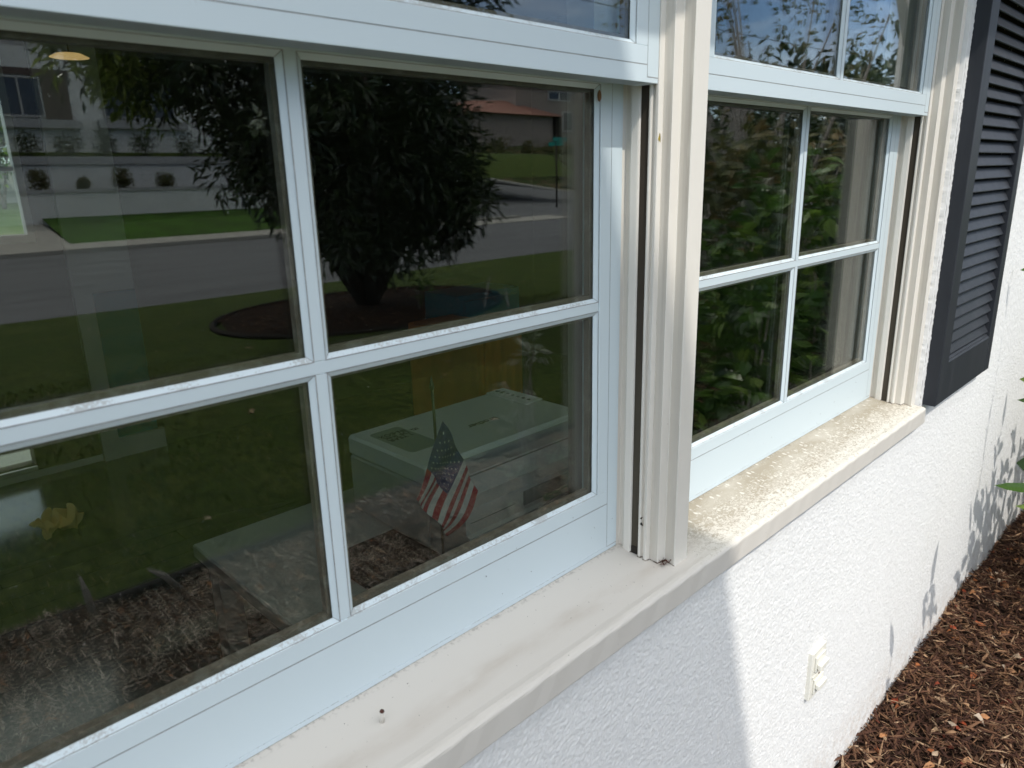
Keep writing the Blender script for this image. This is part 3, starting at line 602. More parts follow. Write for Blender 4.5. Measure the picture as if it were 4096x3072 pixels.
# ------------------------------------------------------------------ shutter
sh = empty('louvered_shutter', (1.62, YW, -.018), 'charcoal louvered shutter fixed to the stucco beside the right window', 'shutter')
x0, x1, zb, zt_ = 1.3396, 1.8996, -.0182, 1.56; xa, xb = 1.4105, 1.8470
MB().bev(x0, xa, YW + .0008, .151, zb, zt_, .0016).build('stile', CHAR, sh)
MB().bev(xb, x1, YW + .0008, .151, zb, zt_, .0016).build('stile', CHAR, sh)
MB().bev(xa, xb, YW + .0008, .1502, zb + .0004, .0985, .001).build('bottom_rail', CHAR, sh)
MB().bev(xa, xb, YW + .0008, .1502, 1.47, zt_ - .0004, .001).build('top_rail', CHAR, sh)
tr_ = MB(); tr_.prism([(.1502, .0985), (.1470, .1030), (.1440, .1035), (.1400, .1090), (.1360, .1100), (.122, .1100), (.122, .0985)], xa, xb, ax='x'); tr_.build('rail_moulding', CHAR, sh)
pitch = .03495; z = .1300; slats = []
while z < 1.46:
    b = MB(); a = math.radians(29)      # slat leans: lower edge outward
    pts = []; L_ = .0365; T_ = .0055
    cx, cz = .1335, z
    ux, uz = math.sin(a), -math.cos(a)     # towards the lower outer edge
    nx, nz_ = math.cos(a), math.sin(a)
    for q in range(5):
        th = math.pi * q / 4 - math.pi / 2; pts.append((cx + ux * (L_ / 2 - T_ / 2 + T_ / 2 * math.cos(th)) + nx * T_ / 2 * math.sin(th), cz + uz * (L_ / 2 - T_ / 2 + T_ / 2 * math.cos(th)) + nz_ * T_ / 2 * math.sin(th)))
    for q in range(5):
        th = math.pi * q / 4 + math.pi / 2; pts.append((cx + ux * (-L_ / 2 + T_ / 2 + T_ / 2 * math.cos(th)) + nx * T_ / 2 * math.sin(th), cz + uz * (-L_ / 2 + T_ / 2 + T_ / 2 * math.cos(th)) + nz_ * T_ / 2 * math.sin(th)))
    b.prism(pts, xa + .0006, xb - .0006, ax='x'); b.build('slat', CHAR, sh); z += pitch
MB().box(xa, xb, YW + .0008, YW + .0022, .098, 1.47).build('backing', DARKGAP, sh)

# ------------------------------------------------------------------ outlet on the wall
ot = empty('outdoor_outlet', (.72, YW, -.57), 'cream outdoor electrical outlet on the stucco near the mulch', 'outlet')
MB().rbox(.6895, .7695, YW - .003, .1275, -.6430, -.5060, .0018).build('cover_plate', PLATE, ot)
# hinged lids: two protruding snap covers and a centre bar
MB().rbox(.705, .757, .1277, .1325, -.5640, -.5220, .0012).build('receptacle_cover', PLATE, ot)
MB().rbox(.705, .757, .1277, .1325, -.6290, -.5870, .0012).build('receptacle_cover', PLATE, ot)
MB().rbox(.707, .755, .1327, .1435, -.5550, -.5400, .0018).build('cover_hinge', PLATE, ot)
MB().rbox(.707, .755, .1327, .1435, -.6130, -.5980, .0018).build('cover_hinge', PLATE, ot)
MB().rbox(.6955, .763, .1277, .1300, -.5805, -.5740, .0008).build('centre_strap', PLATE, ot)
b = MB(); b.tube([(.7295, .1298, -.5772), (.7295, .1312, -.5772)], [.0030, .0026], 10); b.build('screw', RUST, ot)

# ------------------------------------------------------------------ room behind the glass
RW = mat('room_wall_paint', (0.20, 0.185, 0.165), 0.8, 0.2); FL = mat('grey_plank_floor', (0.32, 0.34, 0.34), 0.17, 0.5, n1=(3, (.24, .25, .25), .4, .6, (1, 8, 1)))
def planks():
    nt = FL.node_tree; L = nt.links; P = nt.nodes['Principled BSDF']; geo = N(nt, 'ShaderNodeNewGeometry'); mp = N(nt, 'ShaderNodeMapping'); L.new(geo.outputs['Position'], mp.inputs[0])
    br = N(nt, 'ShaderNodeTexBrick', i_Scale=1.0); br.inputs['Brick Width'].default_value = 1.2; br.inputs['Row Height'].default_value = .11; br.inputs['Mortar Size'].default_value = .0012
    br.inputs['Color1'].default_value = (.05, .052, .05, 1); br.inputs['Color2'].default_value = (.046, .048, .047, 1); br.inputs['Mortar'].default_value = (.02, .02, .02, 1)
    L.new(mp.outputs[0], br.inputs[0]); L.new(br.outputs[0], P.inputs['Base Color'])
planks()
ZF = -.72; ZC = 1.72; XL_, XR_ = -2.6, 3.3; YB = -3.3
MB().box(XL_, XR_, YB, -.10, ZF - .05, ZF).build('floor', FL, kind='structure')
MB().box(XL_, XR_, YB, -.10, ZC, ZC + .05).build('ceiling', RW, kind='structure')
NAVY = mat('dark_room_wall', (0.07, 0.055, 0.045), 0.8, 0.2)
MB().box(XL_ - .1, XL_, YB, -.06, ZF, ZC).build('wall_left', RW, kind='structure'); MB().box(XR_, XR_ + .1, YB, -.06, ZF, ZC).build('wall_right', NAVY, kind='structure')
b = MB(); b.box(XL_, -1.12, -.12, -.0605, ZF, ZC); b.box(1.33, XR_, -.12, -.0605, ZF, ZC); b.box(-1.12, 1.33, -.12, -.0605, ZF, -.03); b.box(-1.12, 1.33, -.12, -.0605, ZT, ZC); b.box(.062, .139, -.12, -.0605, -.03, ZT)
b.build('wall_front', RW, kind='structure')
# back wall with a window on the left, teal panel, tall baseboard
wx1 = -.058; wz0 = .44
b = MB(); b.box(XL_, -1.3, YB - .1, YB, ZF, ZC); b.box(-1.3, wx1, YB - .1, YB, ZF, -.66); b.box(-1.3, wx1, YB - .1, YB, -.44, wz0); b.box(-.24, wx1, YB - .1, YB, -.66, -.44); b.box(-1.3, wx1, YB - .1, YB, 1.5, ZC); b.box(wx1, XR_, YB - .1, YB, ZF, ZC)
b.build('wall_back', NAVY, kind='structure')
TR = mat('white_trim', (0.72, 0.71, 0.66), 0.5, 0.3)
TEAL = mat('teal_paint', (0.02, 0.20, 0.24), 0.5, 0.3)
bw = empty('rear_window', (-.7, YB, wz0), 'bright rear window of the room looking onto a lawn and a white garden wall', 'window')
b = MB(); b.box(wx1 - .03, wx1, YB - .04, YB + .02, wz0, 1.5); b.box(-1.3, -1.26, YB - .04, YB + .02, wz0, 1.5); b.box(-1.3, wx1, YB - .04, YB + .02, wz0 - .035, wz0); b.box(-1.3, wx1, YB - .04, YB + .02, 1.5, 1.54); b.box(-1.26, wx1 - .03, YB - .03, YB - .01, .722, .742)
b.build('window_frame', TR, bw); b = MB(); b.box(-1.26, wx1 - .03, YB - .022, YB - .018, wz0, 1.5); b.build('glass_pane', GLASS_IN, bw, fix=False)
b = MB(); b.box(-1.3, -.24, YB - .03, YB + .015, -.68, -.66); b.box(-1.3, -.24, YB - .03, YB + .015, -.44, -.42); b.build('lower_frame', TR, bw); b = MB(); b.box(-1.3, -.24, YB - .06, YB - .056, -.66, -.44); b.build('lower_pane', GLASS_IN, bw, fix=False)
b = MB(); b.box(.05, .13, YB, YB + .035, ZF, 1.6); b.box(.13, .33, YB, YB + .02, .14, 1.6); b.build('door_casing', TR, label='white trim casing on the far wall of the room', cat='casing')
MB().box(.131, .331, YB, YB + .018, -.615, .139).build('accent_board', TEAL, label='narrow teal painted panel on the far wall of the room', cat='board')
b = MB(); b.box(.131, .36, YB, YB + .03, -.72, -.616); b.build('baseboard', TR, label='tall pale baseboard under the teal panel', cat='baseboard')
b = MB(); b.box(-2.6, .049, YB, YB + .012, -.719, -.685); b.build('baseboard', TR, label='long baseboard below the rear window', cat='baseboard')
# wooden cabinet
WD = mat('orange_brown_wood', (0.52, 0.155, 0.022), 0.45, 0.4, n1=(5, (.34, .10, .018), .4, .65, (4, 1, .6)))
cb = empty('wooden_cabinet', (1.3, -1.8, ZF), 'orange brown wooden cabinet behind the printer', 'cabinet')
MB().rbox(1.16, 1.44, -2.1, -1.6, ZF, -.02, .006).build('body', WD, cb); MB().rbox(1.19, 1.41, -1.598, -1.58, ZF + .06, -.05, .004).build('door', WD, cb)
tcb = empty('teal_cupboard', (1.6, -2.2, ZF), 'dark teal cupboard standing behind the wooden cabinet', 'cupboard')
MB().rbox(1.50, 1.95, -2.4, -2.12, ZF, .06, .006).build('body', TEAL, tcb); MB().rbox(1.53, 1.92, -2.119, -2.10, ZF + .05, .03, .003).build('door', TEAL, tcb)
# desk
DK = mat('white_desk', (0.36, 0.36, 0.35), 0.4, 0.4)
dk = empty('desk', (.2, -.35, ZF), 'white desk standing right behind the left window', 'desk')
MB().rbox(-.467, .44, -.60, -.125, -.040, -.012, .003).build('desk_top', DK, dk)
for x, y in ((-.43, -.56), (-.43, -.16), (.40, -.56), (.40, -.16)): MB().box(x - .02, x + .02, y - .02, y + .02, ZF, -.040).build('leg', DK, dk)
MAT_ = mat('dark_desk_slab', (0.02, 0.018, 0.016), 0.7, 0.2)
MB().rbox(-.33, -.175, -.36, -.13, -.0115, -.006, .001).build('desk_slab', MAT_, label='flat dark slab lying on the white desk left of the printer', cat='desk pad')  # flat dark slab darkens this part of the desk
# printer
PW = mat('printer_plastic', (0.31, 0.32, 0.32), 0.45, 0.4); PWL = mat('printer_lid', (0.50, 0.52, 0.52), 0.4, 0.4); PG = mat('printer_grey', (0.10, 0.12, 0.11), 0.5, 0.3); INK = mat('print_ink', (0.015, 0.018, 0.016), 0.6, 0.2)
STK = mat('sticker_grey', (0.21, 0.25, 0.235), 0.5, 0.3); GRN = mat('ink_window_green', (0.05, 0.16, 0.08), 0.4, 0.4)
pt = empty('printer', (.05, -.33, -.011), 'pale grey desktop printer standing on the desk behind the glass', 'printer')
b = MB(); b.rbox(-.1705, .2625, -.5045, -.252, -.0112, .1085, .004); b.build('body', PW, pt)
b = MB(); b.rbox(-.1715, .2635, -.5055, -.250, .1100, .1500, .005); b.build('lid', PWL, pt)
b = MB(); b.prism([(-.2495, .1400), (-.2050, .1300), (-.2040, .1250), (-.1780, .1020), (-.1500, .0960), (-.1490, .0500), (-.1400, .0480), (-.1400, -.0112), (-.2495, -.0112)], -.1700, .2620, ax='x'); b.build('front_panel', PW, pt)
b = MB(); b.box(-.165, .255, -.2035, -.2015, .1262, .1282); b.box(-.03, .12, -.1489, -.1470, .060, .0875); b.box(-.16, -.05, -.1489, -.1480, .0700, .0712); b.build('panel_seam', PG, pt)
b = MB(); b.rbox(.02, .16, -.1468, -.1400, .052, .064, .001); b.build('ink_window', GRN, pt)
b = MB(); b.rbox(.2075, .2632, -.5040, -.372, .1502, .1526, .0008); b.build('control_panel', PWL, pt)
for i in range(7):
    b = MB(); b.tube([(.235, -.492 + i * .017, .1527), (.235, -.492 + i * .017, .1538)], [.0062 if i < 2 else .0042] * 2, 12); b.build('button', PG, pt)
# rounded grey sticker on the lid
def rrect(xa, xb, ya, yb, rr, n=5):
    P_ = []
    for cx, cy, a0 in ((xb - rr, yb - rr, 0), (xa + rr, yb - rr, 90), (xa + rr, ya + rr, 180), (xb - rr, ya + rr, 270)):
        for q in range(n + 1): t = math.radians(a0 + 90 * q / n); P_.append((cx + rr * math.cos(t), cy + rr * math.sin(t)))
    return P_
b = MB(); b.prism(rrect(-.145, -.072, -.470, -.325, .010), .1502, .1505); stk = b.build('sticker', STK, pt)
def text(s_, size, at, rotz, mat_, parent, name='lettering', ext=.0002):
    cu = bpy.data.curves.new('t', 'FONT'); cu.body = s_; cu.size = size; cu.extrude = ext; cu.align_x = 'CENTER'; cu.align_y = 'CENTER'; cu.space_line = .85
    to = bpy.data.objects.new('t', cu); COL.objects.link(to); bpy.context.view_layer.update()
    me = bpy.data.meshes.new_from_object(to.evaluated_get(bpy.context.evaluated_depsgraph_get())); bpy.data.objects.remove(to)
    o = bpy.data.objects.new(name, me); COL.objects.link(o); me.materials.clear(); me.materials.append(mat_)
    off = Vector((0, 0, 0)); q = parent
    while q is not None: off += q.location; q = q.parent
    o.parent = parent; o.rotation_euler = (0, 0, rotz); o.location = Vector((at[0], -at[1], at[2])) - off; return o
text("1 YEAR\nOF INK\nIN-BOX", .0185, (-.108, -.425, .1508), math.radians(180), INK, pt)
text("brother", .026, (.063, -.356, .1505), math.radians(180), INK, pt)
text("MFC\nWi-Fi", .008, (-.060, -.43, .1505), math.radians(180), INK, pt)
# flag on its stick
def bilerp(u, v):
    T = np.array([-.2300, .2810]); Hb = np.array([-.1655, .1430]); TF = np.array([-.2890, .1690]); BF = np.array([-.2300, .0820])
    f_ = 1.07 * u ** .82 if u < .45 else None
    fu = u ** .72
    p = T * (1 - fu) * (1 - v) + Hb * (1 - fu) * v + TF * fu * (1 - v) + BF * fu * v
    p = p + np.array([-.008, -.006]) * math.sin(math.pi * fu) * (1 - v) + np.array([.010, -.002]) * math.sin(math.pi * v) * (1 - fu) * .3 + np.array([.008, -.006]) * math.sin(math.pi * fu) * v
    y = -.122 + .007 * math.sin(7 * v + 3.2 * u) * (.25 + u) + .004 * math.sin(13 * v)
    return np.array([p[0], y, p[1]])
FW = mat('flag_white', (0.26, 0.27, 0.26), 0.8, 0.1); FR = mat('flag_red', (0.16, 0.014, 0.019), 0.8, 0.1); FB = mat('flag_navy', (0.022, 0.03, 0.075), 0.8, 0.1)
fl = empty('american_flag', (-.235, -.122, -.011), 'small American flag drooping from a thin stick in front of the printer', 'flag')
b = MB(); nu = 24
for k in range(13):
    for i in range(nu):
        for j in range(3):
            u0, u1 = i / nu, (i + 1) / nu; v0, v1 = (k + j / 3) / 13, (k + (j + 1) / 3) / 13
            mi = 2 if (k < 7 and (u0 + u1) / 2 < .40) else (1 if k % 2 == 0 else 0)
            b.add([bilerp(u0, v0), bilerp(u1, v0), bilerp(u1, v1), bilerp(u0, v1)], [(0, 1, 2, 3)], mi, smooth=True)
b.build('cloth', [FW, FR, FB], fl, fix=False)
b = MB()
for rr in range(9):
    for cc in range(6 if rr % 2 == 0 else 5):
        u = (.40 / 12) * (1 + 2 * cc + (rr % 2)); v = (7 / 13) * (rr + 1) / 10
        P_ = []
        for q in range(10):
            t = math.pi * 2 * q / 10; R_ = .0125 if q % 2 == 0 else .0052
            pp = bilerp(max(.001, u + R_ * math.cos(t) * .8), v + R_ * math.sin(t) * 1.25); P_.append(pp + np.array([0, .0006, 0]))
        b.add(P_, [tuple(range(10))], 0)
b.build('star_field', FW, fl, fix=False)
STKW = mat('stick_dark', (0.05, 0.055, 0.03), 0.5, 0.4)
b = MB(); b.tube([(-.2305, -.1370, .0), (-.2345, -.1370, .29), (-.2355, -.1370, .33)], .0023, 8); b.build('pole', STKW, fl)
b = MB(); b.tube([(-.2355, -.1370, .329), (-.2356, -.1370, .333), (-.2357, -.1370, .337), (-.2358, -.1370, .352)], [.0024, .0042, .0036, .0004], 8); b.build('finial', STKW, fl)
b = MB(); b.tube([(-.2305, -.1370, -.0118), (-.2305, -.1370, -.002), (-.2305, -.1370, .0)], [.02, .018, .004], 16); b.build('base', STKW, fl)
# yellow cloth on the floor
YC = mat('yellow_cloth', (0.9, 0.68, 0.30), 0.9, 0.1, bump=[(120, .5, .002, U)])
def ycl(u, v):
    t = (u - .5) * 2; s_ = (v - .5) * 2
    return (-.325 + .085 * t + .016 * math.sin(9 * v + 3 * u), -2.60 + .075 * s_ + .03 * math.sin(11 * u) + .02 * math.sin(23 * u + 7 * v), ZF + .006 + .045 * abs(math.sin(12 * u + 2.3 * v)) * abs(math.sin(3.1 * v + .4)) + .03 * max(0, math.sin(19 * u + 9 * v)))
MB().grid(ycl, 44, 30).build('yellow_cloth', YC, label='crumpled yellow cloth lying on the plank floor inside the room', cat='cloth', fix=False)
# pendant lamp
LM = bpy.data.materials.new('warm_lamp_glow'); LM.use_nodes = True; LM.node_tree.nodes['Principled BSDF'].inputs['Emission Color'].default_value = (1, .62, .26, 1); LM.node_tree.nodes['Principled BSDF'].inputs['Emission Strength'].default_value = 0.42
pl_ = empty('pendant_lamp', (-.02, -2.7, 1.06), 'round warm lit pendant lamp hanging in the room', 'lamp')
b = MB(); b.tube([(.055, -2.7, 1.135), (.055, -2.7, 1.148)], [.070, .045], 28); b.build('lamp_shade', LM, pl_)
b = MB(); b.tube([(.055, -2.7, 1.148), (.055, -2.7, ZC)], .003, 6); b.build('cord', DARKGAP, pl_)
# garden seen through the rear window
RTURF = mat('rear_turf', (0.028, 0.060, 0.010), 0.9, 0.15, n1=(3, (0.045, 0.075, 0.015), 0.42, 0.65, U))
MB().box(-6, 6, -8.4, -8.1, G, .17).build('garden_kerb', CONC, label='pale kerb along the rear lawn', cat='kerb')
GW = mat('garden_wall_render', (0.34, 0.34, 0.31), 0.8, 0.2)
MB().box(-6, 6, -13.4, -13.2, G, 1.02).build('garden_wall', GW, label='white garden wall seen through the rear window', cat='garden wall')
MB().box(-6, 6, -8.4, -3.42, G - .05, G - .02).build('rear_patio', mat('rear_paving', (0.22, 0.22, 0.2), 0.9, 0.2), kind='structure')
MB().add([(-6, -8.4, G), (6, -8.4, G), (6, -8.4, .12), (-6, -8.4, .12), (6, -13.2, .44), (-6, -13.2, .44)], [(0, 1, 2, 3), (3, 2, 4, 5)]).build('rear_lawn', RTURF, kind='structure', fix=False)

# ------------------------------------------------------------------ plants
def branchy(name, base, tips, r0, r1, matl, par, k=6):
    b = MB()
    for t in tips:
        p0 = np.array(base); p1 = np.array(t); md = (p0 + p1) / 2 + rng.normal(0, .06 * np.linalg.norm(p1 - p0), 3); md[2] = (p0[2] * .45 + p1[2] * .55)
        q1 = p0 * .56 + md * .5 - p0 * .06; b.tube([p0, q1, md, p1], [r0, r0 * .75, (r0 + r1) / 2, r1], k)
    return b.build(name, matl, par)
def foliage(name, clumps, n, ll, lw, matl, par, spread, simple=True, up=.35, vb=1.0, hang=0.0):
    b = MB()
    for (c, rad) in clumps:
        c = np.array(c); base = random.random() ** vb
        m_ = int(n)
        for _ in range(m_):
            dv = rng.normal(0, 1, 3); dv /= np.linalg.norm(dv); p = c + dv * rad * random.random() ** .45
            dr = dv + np.array([0, 0, up]) + rng.normal(0, .5, 3); dr[2] -= hang
            l = ll * random.uniform(.65, 1.2); va = min(1, max(0, base * .55 + random.random() * .5))
            (b.leaf4 if simple else b.leaf)(p, dr, rng.normal(0, 1, 3) * .6 + np.array([0, 0, 1.]), l, lw * random.uniform(.75, 1.2), 0, va)
    return b.build(name, matl, par, fix=False, var=True)
def ell(c, r, n, shell=.55):
    out = []
    for _ in range(n):
        v = rng.normal(0, 1, 3); v /= np.linalg.norm(v); t = shell + (1 - shell) * random.random(); out.append((np.array(c) + v * np.array(r) * t, 1))
    return [o[0] for o in out]
# big dark tree on the lawn with its own round bed
tb = (4.5, 7.5)
MB().add([(tb[0] + 2.0 * math.cos(t / 24 * 2 * math.pi) * (1 + .05 * math.sin(t)), tb[1] + 1.45 * math.sin(t / 24 * 2 * math.pi), G + .035) for t in range(24)] + [(tb[0], tb[1], G + .09)], [(i, (i + 1) % 24, 24) for i in range(24)]).build('tree_bed', SOIL, kind='structure', fix=False)
BR = mat('bed_kerb', (0.022, 0.018, 0.015), 0.9, 0.2)
MB().tube([(tb[0] + 2.03 * math.cos(t / 32 * 2 * math.pi), tb[1] + 1.48 * math.sin(t / 32 * 2 * math.pi), G + .03) for t in range(33)], .035, 6, cap=False).build('bed_edging', BR, label='low round edging of the mulch bed under the big tree', cat='edging')
mb = MB()
for i in range(2600):
    a = random.uniform(0, 6.3); r_ = math.sqrt(random.random()); x = tb[0] + 1.95 * r_ * math.cos(a); y = tb[1] + 1.4 * r_ * math.sin(a); yaw = random.uniform(0, 6.3); l = random.uniform(.03, .07)
    mb.leaf4(np.array([x, y, G + .06 + .03 * random.random()]), np.array([math.cos(yaw), math.sin(yaw), .15]), np.array([0, 0, 1.]), l, l * .3, 0, random.random())
mb.build('bed_mulch', MULCH, kind='stuff', label='grey brown bark mulch in the round bed under the big tree', cat='mulch', fix=False, var=True)
bt = empty('big_tree', (tb[0], tb[1], G), 'big dark leafy multi trunk tree on the front lawn, mirrored in the left window', 'tree')
tips = [(3.0, 7.6, 2.2), (3.7, 7.0, 2.8), (4.6, 7.4, 3.4), (5.4, 7.3, 2.4), (2.1, 8.0, 2.9), (5.0, 8.3, 2.7), (4.1, 6.6, 1.9), (5.9, 7.0, 1.6)]
branchy('trunk', (tb[0], tb[1], G), tips, .085, .025, BARKD, bt, 8)
cl = [(p, .42) for p in ell((4.4, 7.6, 2.5), (1.95, 1.7, 2.55), 250, .6)] + [(p, .40) for p in ell((4.5, 7.35, .95), (1.25, 1.05, .95), 110, .3)] + [(p, .36) for p in ell((5.35, 7.1, .55), (.6, .8, .6), 30, .3)] + [(p, .36) for p in ell((3.5, 7.5, .9), (.75, .9, .8), 44, .3)] + [(p, .30) for p in ell((4.35, 7.1, .15), (.85, .6, .55), 34, .3)] + [(p, .28) for p in ell((5.2, 7.0, .1), (.45, .5, .4), 12, .3)] + [(p, .4) for p in ell((2.7, 8.0, 2.75), (1.45, 1.2, 1.45), 135, .45)] + [(p, .4) for p in ell((5.6, 7.3, 1.6), (.75, .9, 1.75), 70, .4)] + [(p, .4) for p in ell((4.5, 7.6, 2.8), (1.2, 1.1, 1.9), 60, .1)]
cl = [(p, r_ * (.7 + .45 * random.random())) for p, r_ in cl if math.sin(2.3 * p[0] + 1.1) * math.sin(2.9 * p[2] + .4) * math.sin(2.1 * p[1] + .7) > -.42]
foliage('crown', cl, 66, .175, .040, LEAFD, bt, 1, True, -.1, 1.4, hang=.25)
foliage('sunlit_leaves', [(np.array([random.uniform(1.45, 2.05), 8.0 + random.uniform(-.4, .4), random.uniform(1.75, 2.25)]), .22) for _ in range(16)] + [(np.array([random.uniform(1.7, 2.4), 7.9, random.uniform(1.3, 1.9)]), .2) for _ in range(8)], 26, .18, .045, LEAFY, bt, 1, True, -.1, .6)
foliage('blossom', [((2.62, 6.25, 1.24), .05), ((2.6, 6.25, 1.14), .05)], 12, .11, .06, LEAFP, bt, 1, True, 0, .2)
# pale new sprouts at the base, small plant
sp = empty('small_sapling', (4.75, 6.7, G), 'small bright green sapling in the round bed', 'sapling'); branchy('stem', (4.75, 6.7, G), [(4.8, 6.7, -.55)], .012, .004, BARK, sp); foliage('leaves', [((4.78, 6.7, -.6), .16), ((4.82, 6.7, -.75), .14)], 22, .13, .045, LEAFB, sp, 1)
# fallen branch pieces by the bed
for p0, p1, lb in (((5.35, 6.15, G), (5.62, 6.3, G + .42), 'upright pale stick leaning in the round bed'), ((5.75, 6.1, G + .02), (6.1, 6.5, G + .2), 'short pale stick lying at the right of the round bed')):
    MB().tube([p0, p1], [.016, .008], 6).build('stick', WOODG, label=lb, cat='stick', group='pale sticks in the round bed')
# shrubs near the right window (mirrored there, shadows on the wall)
def shrub(name, base, clumps, n, ll, lw, matl, label, cat='shrub', group=None, simple=False, rr=.012):
    e = empty(name, (base[0], base[1], G), label, cat, group)
    branchy('stem', (base[0], base[1], G), [c for c, _ in clumps][:14], rr, .003, BARK, e, 5); foliage('leaves', clumps, n, ll, lw, matl, e, 1, simple, -.05, 1.2); return e
def rows(cx, cy, rx, ry, z0, z1, n, rad):
    return [(np.array([cx + random.uniform(-rx, rx), cy + random.uniform(-ry, ry), random.uniform(z0, z1)]), rad) for _ in range(n)]
shrub('leafy_shrub', (2.55, .95), rows(2.5, .98, .42, .30, -.9, .10, 44, .15), 17, .095, .062, LEAFB, 'bright green leafy shrub nearest the right window', group='shrubs by the right window')
shrub('leafy_shrub', (3.35, 1.15), rows(3.3, 1.15, .55, .42, -.9, .62, 84, .17), 18, .105, .065, LEAFB, 'taller dense green shrub behind the nearest one', group='shrubs by the right window')
shrub('leafy_shrub', (4.6, 2.0), rows(4.6, 1.9, .8, .6, -.9, .85, 110, .18), 24, .11, .055, LEAFO, 'olive green shrub farthest along the mulch bed', group='shrubs by the right window')
shrub('leafy_shrub', (2.9, 2.0), rows(2.9, 1.9, .5, .35, -.9, -.05, 40, .14), 20, .08, .042, LEAFO, 'low olive shrub at the lawn edge', group='shrubs by the right window')
# plants whose shadows fall on the stucco
def stalk(x, y, h, n, ll, lab, grp='young plants along the wall'):
    e = empty('young_plant', (x, y, G), lab, 'plant', grp); b = MB(); tipx = x + random.uniform(-.04, .04); pts = [np.array([x, y, G]), np.array([x + .01, y, G + h * .5]), np.array([tipx, y + .01, G + h])]
    b.tube(pts, [.006, .004, .002], 6); b.build('stem', BARK, e); lf = MB()
    for i in range(n):
        t = .2 + .8 * (i + .5) / n; p = pts[0] * (1 - t) + pts[2] * t; a = i * 2.4 + random.random(); lf.leaf(p, np.array([math.cos(a), math.sin(a) * .7, random.uniform(.3, 1.1)]), np.array([0, 0, 1.]), ll * random.uniform(.7, 1.1), ll * .42, 0, random.random())
    lf.build('leaves', LEAFB, e, fix=False, var=True)
for i, (x, y, h, n, ll) in enumerate([(1.17, .53, .76, 8, .10), (1.55, .50, .88, 12, .11), (1.63, .54, .80, 10, .11), (2.02, .50, .74, 12, .12), (2.14, .52, .90, 18, .12), (2.26, .50, 1.22, 16, .10), (2.36, .53, .95, 22, .12), (2.48, .50, .98, 20, .12), (2.6, .52, 1.1, 18, .11), (2.75, .50, .95, 22, .12), (2.92, .50, 1.25, 20, .11), (3.1, .5, 1.0, 22, .12), (3.3, .5, 1.05, 22, .12)]):
    stalk(x, y, h, n, ll, ['smallest', 'slim', 'slender', 'short bushy', 'bushy', 'tall upright', 'dense', 'leaning', 'stubby', 'full', 'tallest', 'broad', 'farthest'][i] + ' green plant standing in the mulch right of the window')

# twig poking into the frame at the right edge
TW = [((2.1, 0.1867, -0.4979), 0.13, 0.036, 0.62), ((2.15, 0.2317, -0.4115), 0.085, 0.07, 0.25), ((2.14, 0.2533, -0.5735), 0.09, 0.026, 0.95), ((2.16, 0.2, -0.1781), 0.075, 0.022, 0.5), ((2.18, 0.1917, -0.1049), 0.08, 0.034, 0.9), ((2.16, 0.1437, 0.2869), 0.085, 0.035, 0.7)]
tw = empty('leafy_twig', (2.2, .42, -.40), 'thin green twig with pointed leaves entering at the right edge', 'twig')
b = MB(); main = [(2.16, .52, G), (2.15, .44, -.75), (2.14, .385, -.50), (2.13, .335, -.1), (2.14, .285, .2), (2.15, .24, .45)]; b.tube(main, [.006, .005, .004, .003, .002, .0015], 6)
lf = MB()
for tip, ln, wd, va in TW:
    tip = np.array(tip, float); base = tip + np.array([.25, -.02, .05]) * 0 ; dr = np.array([-.28, .10, -.02]) if False else None
    j = min(range(len(main)), key=lambda k: abs(main[k][2] - tip[2])); z0_ = tip[2] + .02; k0 = max(k for k in range(len(main)) if main[k][2] <= z0_); t_ = (z0_ - main[k0][2]) / (main[min(k0 + 1, len(main) - 1)][2] - main[k0][2] + 1e-9); root = np.array(main[k0]) * (1 - t_) + np.array(main[min(k0 + 1, len(main) - 1)]) * t_
    dv = tip - root; L0 = np.linalg.norm(dv); ln = min(ln, L0 * .95); base = tip - dv / L0 * ln
    lf.leaf(base, dv, np.array([-.9, .2, .5]), ln, wd, 0, va, .05, .08); b.tube([root, base], .0016, 5)
b.build('stem', LEAFB, tw); lf.build('leaves', LEAFB, tw, fix=False, var=True)
# pale plant mirrored at the right edge of the left window
shrub('flowering_plant', (1.25, 1.35), rows(1.25, 1.35, .12, .1, -.75, -.05, 9, .07), 12, .055, .025, LEAFP, 'pale flowering plant in the mulch mirrored beside the printer', 'plant')
# sparse tree with small leaves (upper right window) + grey trunk
st_ = empty('small_leafy_tree', (5.4, 2.7, G), 'sparse small leaved tree mirrored against the sky in the right window', 'tree')
tp = ell((5.6, 2.75, 1.9), (1.5, 1.3, 1.1), 30, .35); branchy('trunk', (5.4, 2.7, G), tp[:8], .035, .006, BARK, st_, 6)
foliage('crown', [(p, .20) for p in tp + ell((5.6, 2.7, 1.7), (1.6, 1.3, 1.3), 40, .4)], 22, .062, .034, LEAFO, st_, 1, False, -.1, 1.0)
gt = empty('grey_trunk_tree', (11.3, 6.2, G), 'tree with a thick twisted grey trunk mirrored in the right window', 'tree')
b = MB()
for k_, (a, h, c_) in enumerate([((11.3, 6.2), 3.6, (.5, .2)), ((11.5, 6.1), 3.2, (-.9, .4)), ((11.1, 6.3), 3.4, (1.2, -.1)), ((11.4, 6.3), 2.7, (-.3, .8))]):
    b.tube([(a[0], a[1], G), (a[0] + c_[0] * .1, a[1], G + h * .25), (a[0] + c_[0] * .5, a[1] + c_[1] * .4, G + h * .6), (a[0] + c_[0], a[1] + c_[1], G + h)], [.34, .27, .2, .09], 12)
b.build('trunk', BARK, gt); foliage('crown', [(p, .55) for p in ell((11.6, 6.3, 1.5), (2.6, 2.2, .9), 46, .4)], 40, .17, .06, LEAFD, gt, 1, True)
